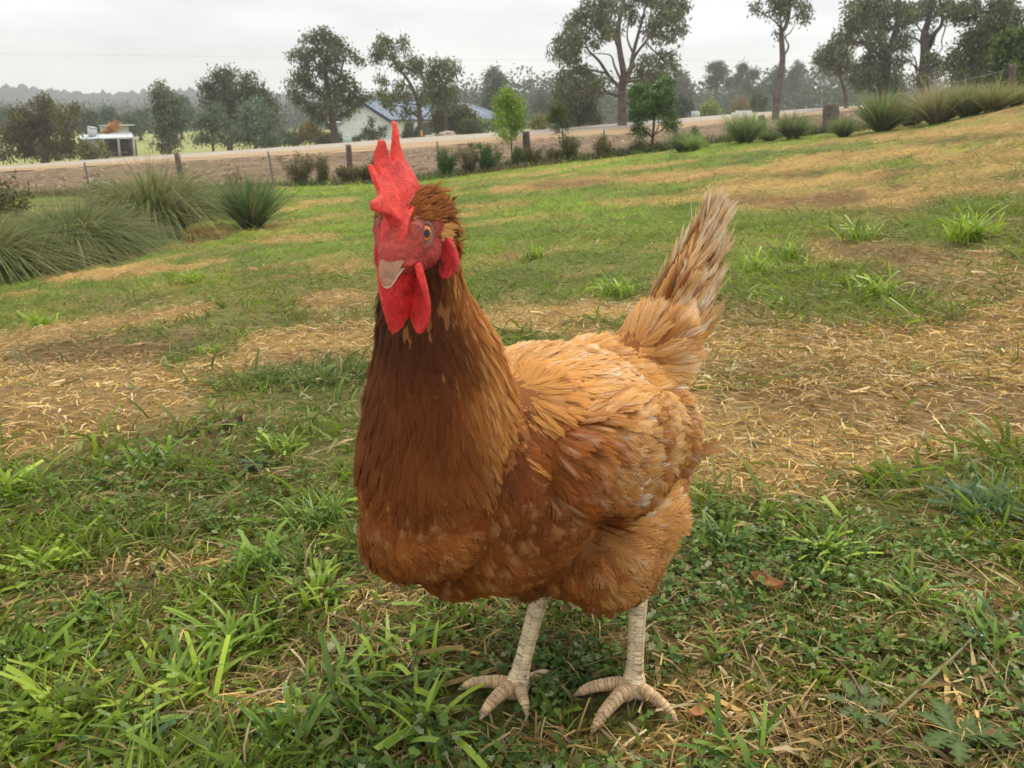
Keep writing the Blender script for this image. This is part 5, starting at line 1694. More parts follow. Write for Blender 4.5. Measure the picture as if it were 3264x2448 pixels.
# ================================================================== FENCE along the lawn's edge
fence = thing('wire_fence', tuple(P(*B(650, 1170), 24)), 'post and wire fence running along the foot of the lawn', 'fence')
POSTS = [('wood', A, (1385, 1055), (1415, 1200), .085), ('wood', B, (640, 985), (655, 1160), .085), ('wood', B, (2030, 882), (2045, 1040), .11), ('wood', C, (1225, 960), (1262, 1110), .075),
         ('wood', C, (1908, 905), (1928, 1050), .10), ('wood', D, (638, 848), (642, 1035), .21), ('wood', D, (2122, 520), (2105, 830), .09),
         ('metal_post', A, (660, 1122), (695, 1270), .028), ('metal_post', A, (2100, 1037), (2140, 1220), .028), ('metal_post', B, (1335, 960), (1352, 1080), .028), ('metal_post', C, (678, 1015), (690, 1120), .028),
         ('metal_post', C, (1490, 1050), (1500, 1120), .02)]
tops = []
for m_, cv, a, b_, r in POSTS:
    yy = 24.2 if cv is not D else 22.5
    pa, pb = np.array(P(*cv(*a), yy)), np.array(P(*cv(*b_), yy))
    pb[2] = min(pb[2], gz(pb[0], yy)) - .1
    pts = spline([pb, (pa + pb) / 2 + RNG.normal(0, .008, 3), pa], 9)
    V, Q = tube_np(pts, np.linspace(r * 1.05, r * .92, 9) * RNG.uniform(.94, 1.06, 9), 9 if m_ == 'wood' else 4)
    link('post', mesh_np('post', V, Q, np.ones((len(V), 3))), M[m_], fence)
    tops.append((pa, pb))
tops.sort(key=lambda q: q[0][0])
for h in (.88, .62, .36):
    for i in range(len(tops) - 1):
        (a, a2), (b_, b2) = tops[i], tops[i + 1]
        if i in (0,) and h == .62: pass
        pa = a2 + (a - a2) * h; pb = b2 + (b_ - b2) * h
        mid = (pa + pb) / 2 - np.array([0, 0, .03])
        V, Q = tube_np(spline([pa, mid, pb], 7), np.full(7, .004), 4)
        link('wire', mesh_np('wire', V, Q), M['wire'], fence)

V, Q = tube_np(spline([P(-60, 53, 95), P(282, 57.2, 100), P(560, 60, 105), P(1080, 62, 112)], 30), np.full(30, .006), 4)
pl = link('power_line', mesh_np('power_line', V, Q), M['wire'])
pl['label'] = 'thin power line crossing the grey sky above the trees'; pl['category'] = 'cable'

# roadside bits
x0 = P(*B(1420, 914), 63.5)
bm = bmesh.new(); bmesh.ops.create_icosphere(bm, subdivisions=3, radius=1)
for v in bm.verts:
    v.co *= 1 + .25 * mn.noise(v.co * 1.6)
    v.co = Vector((x0.x + v.co.x * .68, x0.y + v.co.y * .45, x0.z + v.co.z * .32))
me = bpy.data.meshes.new('boulder'); bm.to_mesh(me); bm.free()
o = link('boulder', me, M['rock']); o['label'] = 'brown boulder on the far edge of the road below the bushes'; o['category'] = 'boulder'
V, Q = tube_np([P(*B(1218, 935), 62.5), P(*B(1210, 875), 62.5)], [.09, .05], 6)
o = link('stake', mesh_np('stake', V, Q), M['orange']); o['label'] = 'orange marker stake on the far road edge before the cottage'; o['category'] = 'stake'
tk = thing('water_tank', tuple(P(*B(632, 965), 64)), 'small pale metal tank at the road edge left of the cottage', 'tank')
V, Q = tube_np([P(*B(632, 975), 64), P(*B(632, 922), 64)], [.29, .29], 14)
link('tank_body', mesh_np('tank_body', V, Q), M['tank'], tk)
V, Q = tube_np([P(*B(632, 922), 64), P(*B(632, 915), 64)], [.31, .12], 14)
link('tank_lid', mesh_np('tank_lid', V, Q), M['tank'], tk)
lb = thing('letterbox', tuple(P(*C(1400, 918), 78)), 'small white letterbox on a post beyond the road right of the giant gum', 'letterbox')
p = P(*C(1392, 900), 78); mb = MB(); mb.box((p.x, 78, p.z), (.28, .25, .33)); mb.build('box', M['galv'], lb)
p = P(*C(1415, 900), 78); mb = MB(); mb.box((p.x, 78, p.z), (.10, .2, .20)); mb.build('door', M['bone'], lb)
p = P(*C(1400, 920), 78); mb = MB(); mb.box((p.x, 78.05, p.z - .1), (.06, .06, .25)); mb.build('post', M['wood'], lb)
cr_ = thing('parked_ute', tuple(P(*C(1810, 885), 84)), 'pale vehicle roof just showing above the far road edge', 'vehicle')
p = P(*C(1808, 880), 84); mb = MB(); mb.box((p.x, 85, p.z - .25), (1.15, .8, .22)); mb.box((p.x - .2, 85, p.z + .02), (.62, .66, .14)); mb.build('cab', M['bone'], cr_)
mb = MB(); mb.box((p.x, 84.15, p.z - .12), (.5, .02, .06)); mb.build('window', M['glass'], cr_)

# ================================================================== SHRUBS along the fence
def shrub(name, label, conv, cx, cy, rx, ry, col, col2, y=23.4, n=420, leaf=.05, seed=0, group='shrubs planted along the fence', up=-.5, aspect=3.2, by=None):
    bx, byy = conv(cx, by if by else cy + ry)
    base = P(bx, byy, y)
    g = gz(base.x, y)
    R = np.random.default_rng(seed)
    root = thing(name, (base.x, y, g), label, 'shrub', group)
    sc = .12765 * y / FPX * 1.03
    W_, H_ = rx * sc * 1.25, max(P(*conv(cx, cy - ry), y).z - g, .2)
    wood = MB(); cs, rs = [], []
    for k in range(13):
        a = R.uniform(0, 2 * math.pi); e = R.random() ** .6
        tip = np.array([base.x + math.cos(a) * W_ * e, y + math.sin(a) * W_ * e, g + H_ * R.uniform(.55, .98) * (1 - .25 * e)])
        st = np.array([base.x + R.normal(0, .03), y + R.normal(0, .03), g - .03])
        pth = limb_path(st, tip, .07, R, 7)
        V, Q = tube_np(pth, np.linspace(.010, .003, 7), 5); wood.add(V, Q, rgb(.085, .055, .04))
        for q in pth[1:]:
            cs.append(q); rs.append(np.array([W_ * .26, W_ * .26, H_ * .10]))
    wood.build('stems', M['bark'], root, True)
    V, Q, C_ = leaf_mesh(cs, rs, n, leaf, up, col, col2, aspect, seed + 7, tuft=6)
    link('foliage', mesh_np('foliage', V, Q, C_), M['leaf'], root)
    return root


BR, BR2 = (.080, .066, .036), (.165, .140, .075)
GN, GN2 = (.045, .075, .022), (.110, .160, .055)
SH = [(B, 260, 1150, 105, 120, BR, BR2, 'wide brownish shrub left of the hen, first along the fence'), (B, 435, 1150, 45, 120, BR, BR2, 'narrow brownish shrub right of the wide one'),
      (B, 650, 1210, 75, 70, (.07, .07, .035), BR2, 'low olive shrub around the wooden post left of the comb'), (B, 850, 1130, 55, 100, BR, BR2, 'dark brown shrub just left of the hen comb'), (B, 770, 1200, 50, 70, BR, BR2, 'small tangled shrub left of the comb'),
      (B, 1400, 1100, 70, 110, GN, GN2, 'bushy green shrub right of the hen comb'), (B, 1590, 1070, 70, 120, BR, BR2, 'brownish shrub touching a greener one'), (B, 1725, 1060, 85, 105, (.04, .08, .02), (.10, .17, .05), 'dense green shrub left of the lime sapling'),
      (B, 2080, 1060, 75, 100, BR, BR2, 'brown shrub around the wooden post right of the lime sapling'), (B, 1968, 1080, 28, 85, GN, GN2, 'thin upright green shrub right of the lime sapling stem'), (C, 285, 1210, 50, 65, BR, BR2, 'small brown shrub under the wispy sapling'),
      (C, 415, 1150, 85, 110, (.055, .06, .03), (.12, .12, .055), 'dark olive shrub right of the wispy sapling'), (C, 655, 1150, 80, 100, BR, BR2, 'open twiggy shrub midway to the fluffy wattle'), (C, 940, 1160, 50, 50, BR, BR2, 'small rusty shrub left of the fluffy wattle stem')]
for i, (cv, cx, cy, rx, ry, a, b_, lab) in enumerate(SH):
    shrub('fence_shrub', lab, cv, cx, cy, rx, ry, a, b_, y=22.9 + .1 * (i % 3), n=int(340 + rx * 5.5), seed=600 + i, leaf=.045 if a is BR else .055)
shrub('leafy_shrub', 'brown green broad-leaved shrub at the left border behind the tussocks', A, 80, 1260, 110, 120, (.06, .065, .03), (.13, .12, .055), y=10.5, n=330, leaf=.045, seed=640, group=None, aspect=2.4)
shrub('leafy_shrub', 'low dark shrub between the left tussocks and the gravel bank', A, 760, 1300, 90, 70, (.045, .06, .025), (.11, .11, .05), y=12, n=260, leaf=.04, seed=641, group=None, aspect=2.4)
shrub('leafy_shrub', 'dark reddish twiggy shrub behind the small round tussock', A, 1850, 1230, 60, 110, BR, BR2, y=16, n=200, leaf=.04, seed=642, group=None)
for q in list(bpy.data.objects):
    if q.name.startswith('leafy_shrub') and 'group' in q.keys() and not q['group']: del q['group']
tree('conifer_shrub', 'pointed green shrub standing among the tussocks at right', 'shrub', C, 20.5, [(1400, 1270), (1395, 1150), (1385, 1030)],
     [(1383, 1035, 18, 22), (1390, 1075, 30, 25), (1380, 1110, 40, 28), (1420, 1120, 35, 28), (1400, 1155, 55, 28), (1440, 1165, 40, 28), (1370, 1190, 50, 30), (1430, 1210, 50, 30), (1400, 1245, 60, 25)], .05, 1100, (.055, .085, .035), (.12, .17, .07), .02, -.6, spread=.1, twigs=1, seed=66)

# ================================================================== TUSSOCKS and GRASS
def blades(base, direc, length, width, bend, cols, tipc=None, rows=4, blunt=None, side=None, seed=0):
    """curved tapered blades. base Nx3, direc Nx3 (unit, start direction), bend Nx3 (sag vector scaled by t^2)"""
    n = len(base)
    R = np.random.default_rng(seed)
    if side is None:
        side = np.cross(direc, R.normal(0, 1, (n, 3)) + np.array([0, 0, .01]))
    side /= np.linalg.norm(side, axis=1)[:, None] + 1e-9
    Vs, Cs = [], []
    for k in range(rows):
        t = k / (rows - 1)
        w = (1 - t ** 2.2) if blunt is None else np.where(blunt, 1 - .25 * t, 1 - t ** 2.2)
        w = np.maximum(w, .04) * (.75 + .25 * min(1, t * 3))
        c = base + direc * (length * t)[:, None] + bend * (length * t * t)[:, None]
        hw_ = (width * w * .5)[:, None]
        Vs += [c - side * hw_, c + side * hw_]
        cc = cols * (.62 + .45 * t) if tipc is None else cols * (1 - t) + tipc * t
        Cs += [cc, cc]
    V = np.stack(Vs, 1).reshape(-1, 3); Cc = np.stack(Cs, 1).reshape(-1, 3)
    o = np.arange(n)[:, None] * (2 * rows)
    Q = np.concatenate([o + np.array([2 * k, 2 * k + 1, 2 * k + 3, 2 * k + 2]) for k in range(rows - 1)], 0)
    return V, Q, Cc


def tussock(name, label, gx, gy, y, w, h, n, col, col2, lean=0.0, op=.95, seed=0, group=None, blade=.006, stray=.04, sag=.75, dead=.12):
    """w, h in metres; the picture position of the foot gives where it grows"""
    p = P(gx, gy, y)
    g = gz(p.x, y)
    R = np.random.default_rng(seed)
    root = thing(name, (p.x, y, g), label, 'grass tussock', group)
    a = R.uniform(0, 2 * math.pi, n)
    rad = R.random(n) ** .5
    bw = .24 if sag > .5 else .16
    base = np.stack([p.x + np.cos(a) * rad * w * bw, y + np.sin(a) * rad * w * bw, np.full(n, g - .02)], 1)
    tilt = rad * op + R.normal(0, .17, n)
    d = np.stack([np.cos(a) * np.sin(tilt) + lean * .6, np.sin(a) * np.sin(tilt), np.cos(tilt)], 1)
    d /= np.linalg.norm(d, axis=1)[:, None]
    weep = sag > .5
    L = h * R.uniform(.5, 1.2, n) * (1 + .25 * rad)
    if weep:
        L = h * R.uniform(.75, 1.15, n) * (.95 + 1.0 * rad)
    out = R.random(n) < stray
    L = np.where(out, L * 1.3, L)
    s = sag * (.25 + rad) * R.uniform(.6, 1.3, n)
    if weep:
        s = (.35 + 1.25 * rad) * R.uniform(.75, 1.2, n)
    bend = np.stack([np.cos(a) * s * .35 * min(w / h, 1.3) * (.55 if weep else 1) + lean * .9, np.sin(a) * s * .35 * min(w / h, 1.3) * (.55 if weep else 1), -s * .58], 1)
    c = lerp(np.array(col), np.array(col2), R.random(n)) * R.uniform(.8, 1.2, n)[:, None]
    dd = R.random(n) < dead
    c = np.where(dd[:, None], rgb(.34, .25, .11) * R.uniform(.6, 1.1, n)[:, None], c)
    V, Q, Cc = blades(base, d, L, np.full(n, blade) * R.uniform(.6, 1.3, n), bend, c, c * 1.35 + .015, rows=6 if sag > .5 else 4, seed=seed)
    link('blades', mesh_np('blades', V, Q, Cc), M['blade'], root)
    k = max(6, int(n * .012))                            # bleached seed stems standing out of the clump
    a = R.uniform(0, 2 * math.pi, k)
    d = np.stack([np.cos(a) * .35 + lean * .5, np.sin(a) * .35, np.ones(k)], 1); d /= np.linalg.norm(d, axis=1)[:, None]
    V, Q, Cc = blades(base[:k], d, h * R.uniform(1.1, 1.6, k), np.full(k, blade * .55), np.stack([np.cos(a) * .1 + lean * .2, np.sin(a) * .1, np.full(k, -.08)], 1), np.tile(rgb(.38, .29, .14), (k, 1)), rows=5, seed=seed + 1)
    link('seed_stems', mesh_np('seed_stems', V, Q, Cc), M['straw'], root)
    return root


TG, TG2 = (.055, .082, .030), (.125, .160, .065)
TD, TD2 = (.035, .070, .032), (.075, .125, .055)
T_ = [('huge weeping tussock at the left border, nearest the camera', -10, 268, 7.2, 1.15, .70, 6500, TG, TG2, .12, .8), ('large weeping dark tussock, second from the left border', 80, 262, 7.9, .9, .72, 6500, (.045, .070, .028), (.105, .14, .06), .06, .8),
      ('tall windswept tussock behind the second weeping one', 158, 236, 9.5, .80, 1.02, 6000, TG, (.14, .165, .075), .04, .75), ('small round blue green tussock standing alone', 252, 228, 9.4, .55, .62, 2600, TD, TD2, 0, .4),
      ('pale feathery grass clump behind the left tussocks', 60, 212, 9.8, 1.2, .55, 3200, (.10, .12, .055), (.19, .20, .10), .0, .6), ('rusty drooping clump below the tall windswept tussock', 198, 240, 8.8, .5, .22, 800, (.12, .085, .035), (.22, .16, .07), .45, .9),
      ('pale green clump between fence posts at far left', 120, 208, 10.5, 1.0, .5, 2200, (.09, .12, .05), (.18, .20, .10), .0, .6)]
for i, (lab, gx, gy, y, w, h, n, a, b_, lean, sag) in enumerate(T_):
    tussock('tussock', lab, gx, gy, y, w * .72, h * .98, n // 2, np.array(a) * np.array([1.7, 1.55, 1.2]), np.array(b_) * np.array([1.75, 1.6, 1.25]), lean, .52, 700 + i, 'tussocks at the left edge of the lawn', .0085, sag=sag)
T2 = [('rounded tussock at the foot of the pointed green shrub', C(1290, 1300), 20, 1.0, .80, 2300, TG, TG2), ('short bright tussock right of the pointed shrub', C(1370, 1300), 19.5, .6, .55, 1400, (.08, .13, .03), (.17, .24, .07)),
      ('broad fluffy tussock in front of the leaning wooden posts', C(1770, 1215), 20.5, 1.3, .95, 3400, (.075, .12, .04), (.15, .20, .08)), ('low round green clump between two fluffy tussocks', C(1960, 1170), 20.5, .8, .40, 1400, (.07, .12, .03), (.14, .20, .06)),
      ('upright tussock left of the thick wooden post', D(315, 1170), 20.5, .9, .95, 2800, TG, TG2), ('small dark tussock right of the thick wooden post', D(735, 1115), 19, .6, .62, 1900, TG, TG2),
      ('tallest green tussock covering the end of the road', D(1060, 1020), 19.5, 1.35, 1.45, 4600, (.06, .09, .03), (.135, .17, .065)), ('tall straw coloured tussock on the slope at right', D(1510, 930), 19.0, 1.5, 1.25, 3600, (.13, .12, .05), (.27, .24, .13)),
      ('green tussock between the straw one and the border post', D(1760, 880), 18.5, 1.3, .95, 3000, (.08, .11, .035), (.17, .19, .075)), ('yellowish tussock left of the border post', D(1960, 850), 18, 1.3, .95, 3000, (.10, .12, .035), (.20, .20, .08)),
      ('pale drooping tussock behind the tallest green one', D(1290, 960), 20.5, 1.3, .95, 2400, (.10, .125, .06), (.19, .21, .11)), ('short grass clump at the right border under the post', D(2150, 800), 18, .9, .6, 1800, (.10, .12, .035), (.20, .20, .08))]
for i, (lab, (gx, gy), y, w, h, n, a, b_) in enumerate(T2):
    tussock('tussock', lab, gx, gy, y, w * .52, h * (.56 + .14 * ((i * 7) % 3) / 2), int(n * .4), np.array(a) * 1.5, np.array(b_) * 1.5, 0.0, .58, 730 + i, 'tussocks along the slope at right', .016, stray=.12, sag=.34)

# ---- lawn grass, straw, weeds: sampled so that near ground gets single blades and far ground coarser ones
def scatter(n, y0, y1, seed):
    R = np.random.default_rng(seed)
    px = R.uniform(-170, 1194, n); py = R.uniform(y0, y1, n)
    x, y, ok = ground_hit(px, py)
    ok &= (y > .22)
    ok &= y < (road_feat('edge', x / y) + 1.5)
    ok &= off_feet(x, y, R)
    return x[ok], y[ok], R


FOOT = np.array([hit1(gx * .46293, gy * .46293) for gx, gy in ((1368, 1500), (1238, 1508), (1275, 1592), (1466, 1570), (1116, 1500), (990, 1494), (1036, 1560), (1138, 1552))])
SEG = [(0, 1), (0, 2), (0, 3), (4, 5), (4, 6), (4, 7)]


def off_feet(x, y, R):
    d = np.full(len(x), 9.)
    for i, j in SEG:
        a, b_ = FOOT[i], FOOT[j]
        e = b_ - a
        # the strip of turf from each toe towards the viewer that would hide it
        for dy in (0, -.012, -.024):
            t = np.clip(((x - a[0]) * e[0] + (y - a[1] - dy) * e[1]) / (e @ e), 0, 1)
            d = np.minimum(d, np.hypot(x - a[0] - e[0] * t, y - a[1] - dy - e[1] * t))
    return (d > .011) | (R.random(len(x)) < .22)


def cut(m, *arrs): return [a[m] for a in arrs]


def field_blades(name, x, y, R, kind):
    dry, mul, lus, wee = cover(x, y)
    n = len(x)
    z = terrain(x, y) + LAWNBUMP(x, y) - .004
    # a blade never gets narrower than about a pixel's third
    pxm = y / FPX
    a = R.uniform(0, 2 * math.pi, n)
    base = np.stack([x, y, z], 1)
    g1 = fbm(x, y, 2.2, 201, 3)
    if kind == 'green':
        keep = R.random(n) > np.clip(dry * 1.08, 0, .97)
        keep &= R.random(n) > mul * .8
        clump = fbm(x, y, 16, 210, 2)
        keep &= R.random(n) < np.clip(.35 + (clump - .35) * 2.4, .25, 1)
        x, y, a, base, g1, dry, mul, lus, wee, pxm, clump = cut(keep, x, y, a, base, g1, dry, mul, lus, wee, pxm, clump)
        n = len(x)
        tl_ = R.uniform(.15, 1.25, n) * (1 - .25 * lus)
        L = R.uniform(.010, .044, n) * np.clip(.55 + y * .55, .55, 1.1) * (1 + .8 * np.clip(clump - .45, 0, 1) * 2) * (1 + .4 * lus)
        tall = fbm(x, y, 1.1, 215, 3)
        L *= np.clip(.65 + (tall - .38) * 3.2, .6, 2.0) * np.clip(1 + (y - 2) * .07, 1, 2.1)
        c_t = np.clip((tall - .5) * 4, 0, 1)
        wd = np.maximum(R.uniform(.0012, .0030, n) * (1 + 1.5 * (R.random(n) < .30)), pxm * .55)
        c = lerp(rgb(.060, .112, .014), rgb(.270, .375, .040), R.random(n) * .9 + (g1 - .4) * .8)
        c = lerp(c, rgb(.26, .39, .045), c_t * .6)
        c = lerp(c, rgb(.36, .50, .05), np.clip(lus * (.35 + .6 * R.random(n)), 0, 1))
        c = lerp(c, rgb(.065, .115, .045), wee * .5)
        c = lerp(c, rgb(.22, .21, .06), np.clip(dry * .5 + (R.random(n) < .16) * .8, 0, 1))
    elif kind == 'straw':
        keep = R.random(n) < np.clip(dry * 1.15 + .26 + (fbm(x, y, 9, 220, 2) > .58) * .30, 0, 1)
        x, y, a, base, g1, dry, mul, lus, wee, pxm = cut(keep, x, y, a, base, g1, dry, mul, lus, wee, pxm)
        n = len(x)
        tl_ = R.uniform(.75, 1.62, n)
        st = R.random(n) < .12
        tl_ = np.where(st, R.uniform(.2, .9, n), tl_)
        L = R.uniform(.008, .034, n) * np.where(R.random(n) < .12, 1.8, 1) * np.clip(.8 + y * .12, .8, 2)
        wd = np.maximum(R.uniform(.0009, .0026, n) * (1 + 1.4 * (R.random(n) < .1)), pxm * .55)
        c = lerp(rgb(.36, .215, .060), rgb(.86, .58, .19), R.random(n) ** 1.2)
        c = np.where((R.random(n) < .2)[:, None], rgb(.80, .64, .36), c)
        c = lerp(c, rgb(.095, .058, .035), np.clip(mul * 1.1, 0, .9) * (.35 + .65 * R.random(n)))
        c = lerp(c, lerp(rgb(.16, .105, .045), rgb(.30, .27, .11), R.random(n)), np.clip(.75 - dry, 0, 1) * .95)
        base[:, 2] += R.uniform(0, .012, n)
    d = np.stack([np.cos(a) * np.sin(tl_), np.sin(a) * np.sin(tl_), np.cos(tl_)], 1)
    bend = np.stack([np.cos(a) * .3 + R.normal(0, .15, n), np.sin(a) * .3 + R.normal(0, .15, n), -R.uniform(.05, .55, n) * (.3 if kind == 'straw' else 1)], 1)
    if kind == 'straw':
        bend[:, 2] = -np.cos(tl_) * R.uniform(.4, 1.1, n)
    c = c * R.uniform(.7, 1.3, n)[:, None]
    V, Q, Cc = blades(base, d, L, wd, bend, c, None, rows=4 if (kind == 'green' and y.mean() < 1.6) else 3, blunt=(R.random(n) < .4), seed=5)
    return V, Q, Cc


for nm, kind, mt, plan in (('grass', 'green', 'blade', [(56000, 385, 930, 31), (80000, 235, 390, 32), (80000, 125, 240, 33)]), ('dry_grass', 'straw', 'straw', [(78000, 385, 930, 41), (56000, 235, 390, 42), (40000, 100, 240, 43)])):
    mbz = MB()
    for n, y0, y1, sd_ in plan:
        x, y, R = scatter(n, y0, y1, sd_)
        V, Q, Cc = field_blades(nm, x, y, R, kind)
        mbz.add(V, Q, Cc)
    mbz.build(nm, M[mt], None, kind='stuff')

# flat broadleaf weeds and clover in the turf
x, y, R = scatter(62000, 330, 930, 61)
dry, mul, lus, wee = cover(x, y)
keep = R.random(len(x)) < np.clip(wee * .40 + .02 + (fbm(x, y, 7, 230, 2) > .58) * .25 - dry * .6, .02, 1)
x, y = x[keep], y[keep]; n = len(x); wee = wee[keep]
cx_, cy_ = x, y
V_, Q_, C_ = [], [], []
a = R.uniform(0, 2 * math.pi, n)
sz = R.uniform(.0022, .0052, n)
tl_ = R.uniform(-.5, .6, n)
z = terrain(x, y) + LAWNBUMP(x, y) + R.uniform(.002, .016, n)
# a lobed leaf: five points round a centre line
prof = [(-.1, 0, 0), (.15, .38, .06), (.42, .24, .02), (.62, .46, .08), (.80, .22, .03), (1.0, 0, -.04), (.80, -.22, .03), (.62, -.46, .08), (.42, -.24, .02), (.15, -.38, .06)]
ca, sa = np.cos(a), np.sin(a)
L2 = sz * 1.9
vs = []
for (t, s, h) in prof:
    lx, ly, lz = t * L2, s * L2, h * L2 + t * L2 * np.sin(tl_)
    vs.append(np.stack([x + ca * lx - sa * ly, y + sa * lx + ca * ly, z + lz + (R.normal(0, .0012, n))], 1))
V = np.stack(vs, 1).reshape(-1, 3)
o = np.arange(n)[:, None] * 10
Q = np.concatenate([o + np.array(q) for q in ((0, 1, 2, 9), (9, 2, 8, 8), (2, 3, 7, 8), (3, 4, 6, 7), (4, 5, 6, 6))], 0)
Q = np.concatenate([o + np.array(q) for q in ((0, 1, 2, 9), (9, 2, 3, 8), (8, 3, 4, 7), (7, 4, 5, 6))], 0)
c = lerp(rgb(.050, .105, .026), rgb(.190, .285, .065), R.random(n))
c = np.where((R.random(n) < .08)[:, None], rgb(.30, .34, .18), c)
c = np.where((R.random(n) < .05)[:, None], rgb(.20, .12, .06), c)
me = mesh_np('weeds', V, Q, np.repeat(c, 10, 0))
link('weeds', me, M['weed'], None, kind='stuff')

# ---- broad-bladed grass tufts one can point at
def tuft(label, gx, gy, n, L, wd, col, col2, seed, flat=.9, group='broad-bladed tufts in the foreground turf', droplets=True):
    x, y = hit1(gx * .46293, gy * .46293)
    g = gz(x, y)
    R = np.random.default_rng(seed)
    root = thing('grass_tuft', (x, y, g), label, 'grass tuft', group)
    a = R.uniform(0, 2 * math.pi, n)
    base = np.stack([x + R.normal(0, L * .22, n), y + R.normal(0, L * .22, n), np.full(n, g - .003)], 1)
    tl_ = R.uniform(.15, flat, n)
    d = np.stack([np.cos(a) * np.sin(tl_), np.sin(a) * np.sin(tl_), np.cos(tl_)], 1)
    ln_ = L * R.uniform(.55, 1.15, n)
    bend = np.stack([np.cos(a) * .25, np.sin(a) * .25, -R.uniform(.15, .65, n)], 1)
    c = lerp(np.array(col), np.array(col2), R.random(n)) * R.uniform(.8, 1.2, n)[:, None]
    side = np.stack([-np.sin(a), np.cos(a), R.normal(0, .35, n)], 1)
    V, Q, Cc = blades(base, d, ln_, wd * R.uniform(.6, 1.25, n), bend, c, c * 1.15, rows=6, blunt=(R.random(n) < .55), side=side, seed=seed)
    # a crease down each blade: push edges up a little
    link('blades', mesh_np('blades', V, Q, Cc, True), M['blade'], root)
    if droplets:
        m = int(n * .8)
        i = R.integers(0, n, m); t = R.uniform(.3, .98, m)
        p = base[i] + d[i] * (ln_[i] * t)[:, None] + bend[i] * (ln_[i] * t * t)[:, None] + side[i] * (R.uniform(-.3, .3, m) * wd)[:, None] + np.array([0, 0, .0006])
        DROPS.append(p)
    return root


DROPS = []
YG, YG2 = rgb(.17, .28, .025), rgb(.36, .48, .05)
MG, MG2 = rgb(.085, .17, .024), rgb(.22, .34, .045)
BG, BG2 = rgb(.06, .12, .045), rgb(.13, .22, .08)
TU = [('broad lime tuft at the left border', 110, 1235, 46, .052, .0060, YG, YG2, .95), ('wide tuft left of the hen breast', 560, 1235, 60, .062, .0050, MG, MG2, .8), ('upright yellow green blades below the left turf', 490, 1400, 38, .060, .0050, YG, MG2, .7),
      ('sprawling pale tuft in the bottom middle', 905, 1560, 46, .060, .0062, MG, YG2, 1.35), ('drooping tuft left of the sprawling pale tuft', 730, 1490, 40, .055, .0055, BG, MG2, 1.2), ('tuft at the left border low down', 60, 1420, 34, .050, .0050, MG, YG, .9),
      ('long fine grass clump close to the hen breast', 690, 1130, 80, .060, .0028, MG, MG2, .55), ('spreading tuft right of the hen with wet blades', 1790, 1200, 62, .060, .0052, MG, YG2, 1.05), ('bluish grass patch at the right border', 2120, 1110, 90, .070, .0038, BG, BG2, 1.1),
      ('short tuft between the hen feet and breast', 985, 1320, 26, .045, .0052, MG, MG2, .8), ('tiny upright pair of blades between the legs', 1292, 1345, 5, .040, .0060, YG, YG2, .3), ('tuft in the bottom left corner', 330, 1610, 40, .050, .0055, BG, MG2, 1.2),
      ('single lime blades right of the hen foot', 1722, 1440, 5, .034, .0055, YG, YG2, .3), ('tuft at the bottom right of the feet', 1600, 1650, 26, .050, .0052, MG, MG2, .9), ('lime sprig behind the dry patch at right', 1640, 590, 46, .12, .0070, YG, YG2, .5),
      ('lime clump at the far right lawn', 2090, 520, 70, .16, .009, YG, YG2, .6), ('fresh green clump left of the tail', 1330, 640, 60, .11, .007, MG, YG2, .6), ('fresh clump above the right dry patch', 1900, 640, 60, .10, .007, MG, YG2, .8), ('lime clump on the left lawn', 90, 705, 60, .085, .006, YG, YG2, .7),
      ('lime clump below the left straw strip', 420, 612, 80, .12, .007, YG, YG2, .8), ('small lime sprig in the left straw patch', 455, 770, 26, .055, .0045, YG, YG2, .6), ('upright lime blades on the middle left turf', 880, 720, 8, .05, .005, YG, YG2, .3), ('grassy tuft at left, half way down', 40, 1070, 40, .075, .0060, YG, YG2, .9),
      ('tuft on the left edge of the dark weeds', 270, 1110, 20, .045, .0050, MG, MG2, .8), ('wide blades in the bottom left turf', 200, 1330, 30, .045, .0055, MG, YG, 1.0), ('tuft under the hen tail side', 1560, 1180, 40, .055, .0040, BG, MG2, .8), ('clump on the middle lawn right of the hen head', 1160, 560, 60, .12, .007, MG, YG2, .7),
      ('clump beside the brown patch at right', 1860, 520, 60, .14, .008, MG, YG2, .7), ('green clump under the tail tip at right', 1700, 560, 60, .13, .007, MG, YG2, .7)]
TU += [('tuft in the left turf below the straw', 330, 1000, 34, .055, .0055, MG, YG, .8), ('tuft just left of the hen breast, lower', 700, 1300, 36, .055, .0055, MG, YG2, .9), ('broad tuft left of the right foot', 880, 1440, 36, .055, .0060, MG, YG2, 1.0),
       ('yellowish tuft near the bottom left', 130, 1540, 40, .060, .0062, YG, YG2, .9), ('long bladed tuft in the lower left turf', 400, 1500, 46, .065, .0055, MG, YG2, 1.0), ('tuft left of the bottom middle one', 620, 1600, 36, .055, .0060, MG, MG2, 1.1),
       ('green tuft right of the feet by the weeds', 1980, 1300, 40, .055, .0050, MG, MG2, .9), ('tuft at the right border low down', 2150, 1400, 40, .060, .0050, BG, MG2, .9), ('bright tuft behind the right foot toes', 1560, 1400, 20, .040, .0050, MG, YG, .8),
       ('tuft on the left turf beside the breast, upper', 620, 980, 36, .055, .0050, MG, YG2, .7)]
for i, (lab, gx, gy, n, L, wd, a_, b_, fl) in enumerate(TU):
    tuft(lab, gx, gy, n, L, wd, a_, b_, 800 + i, fl)

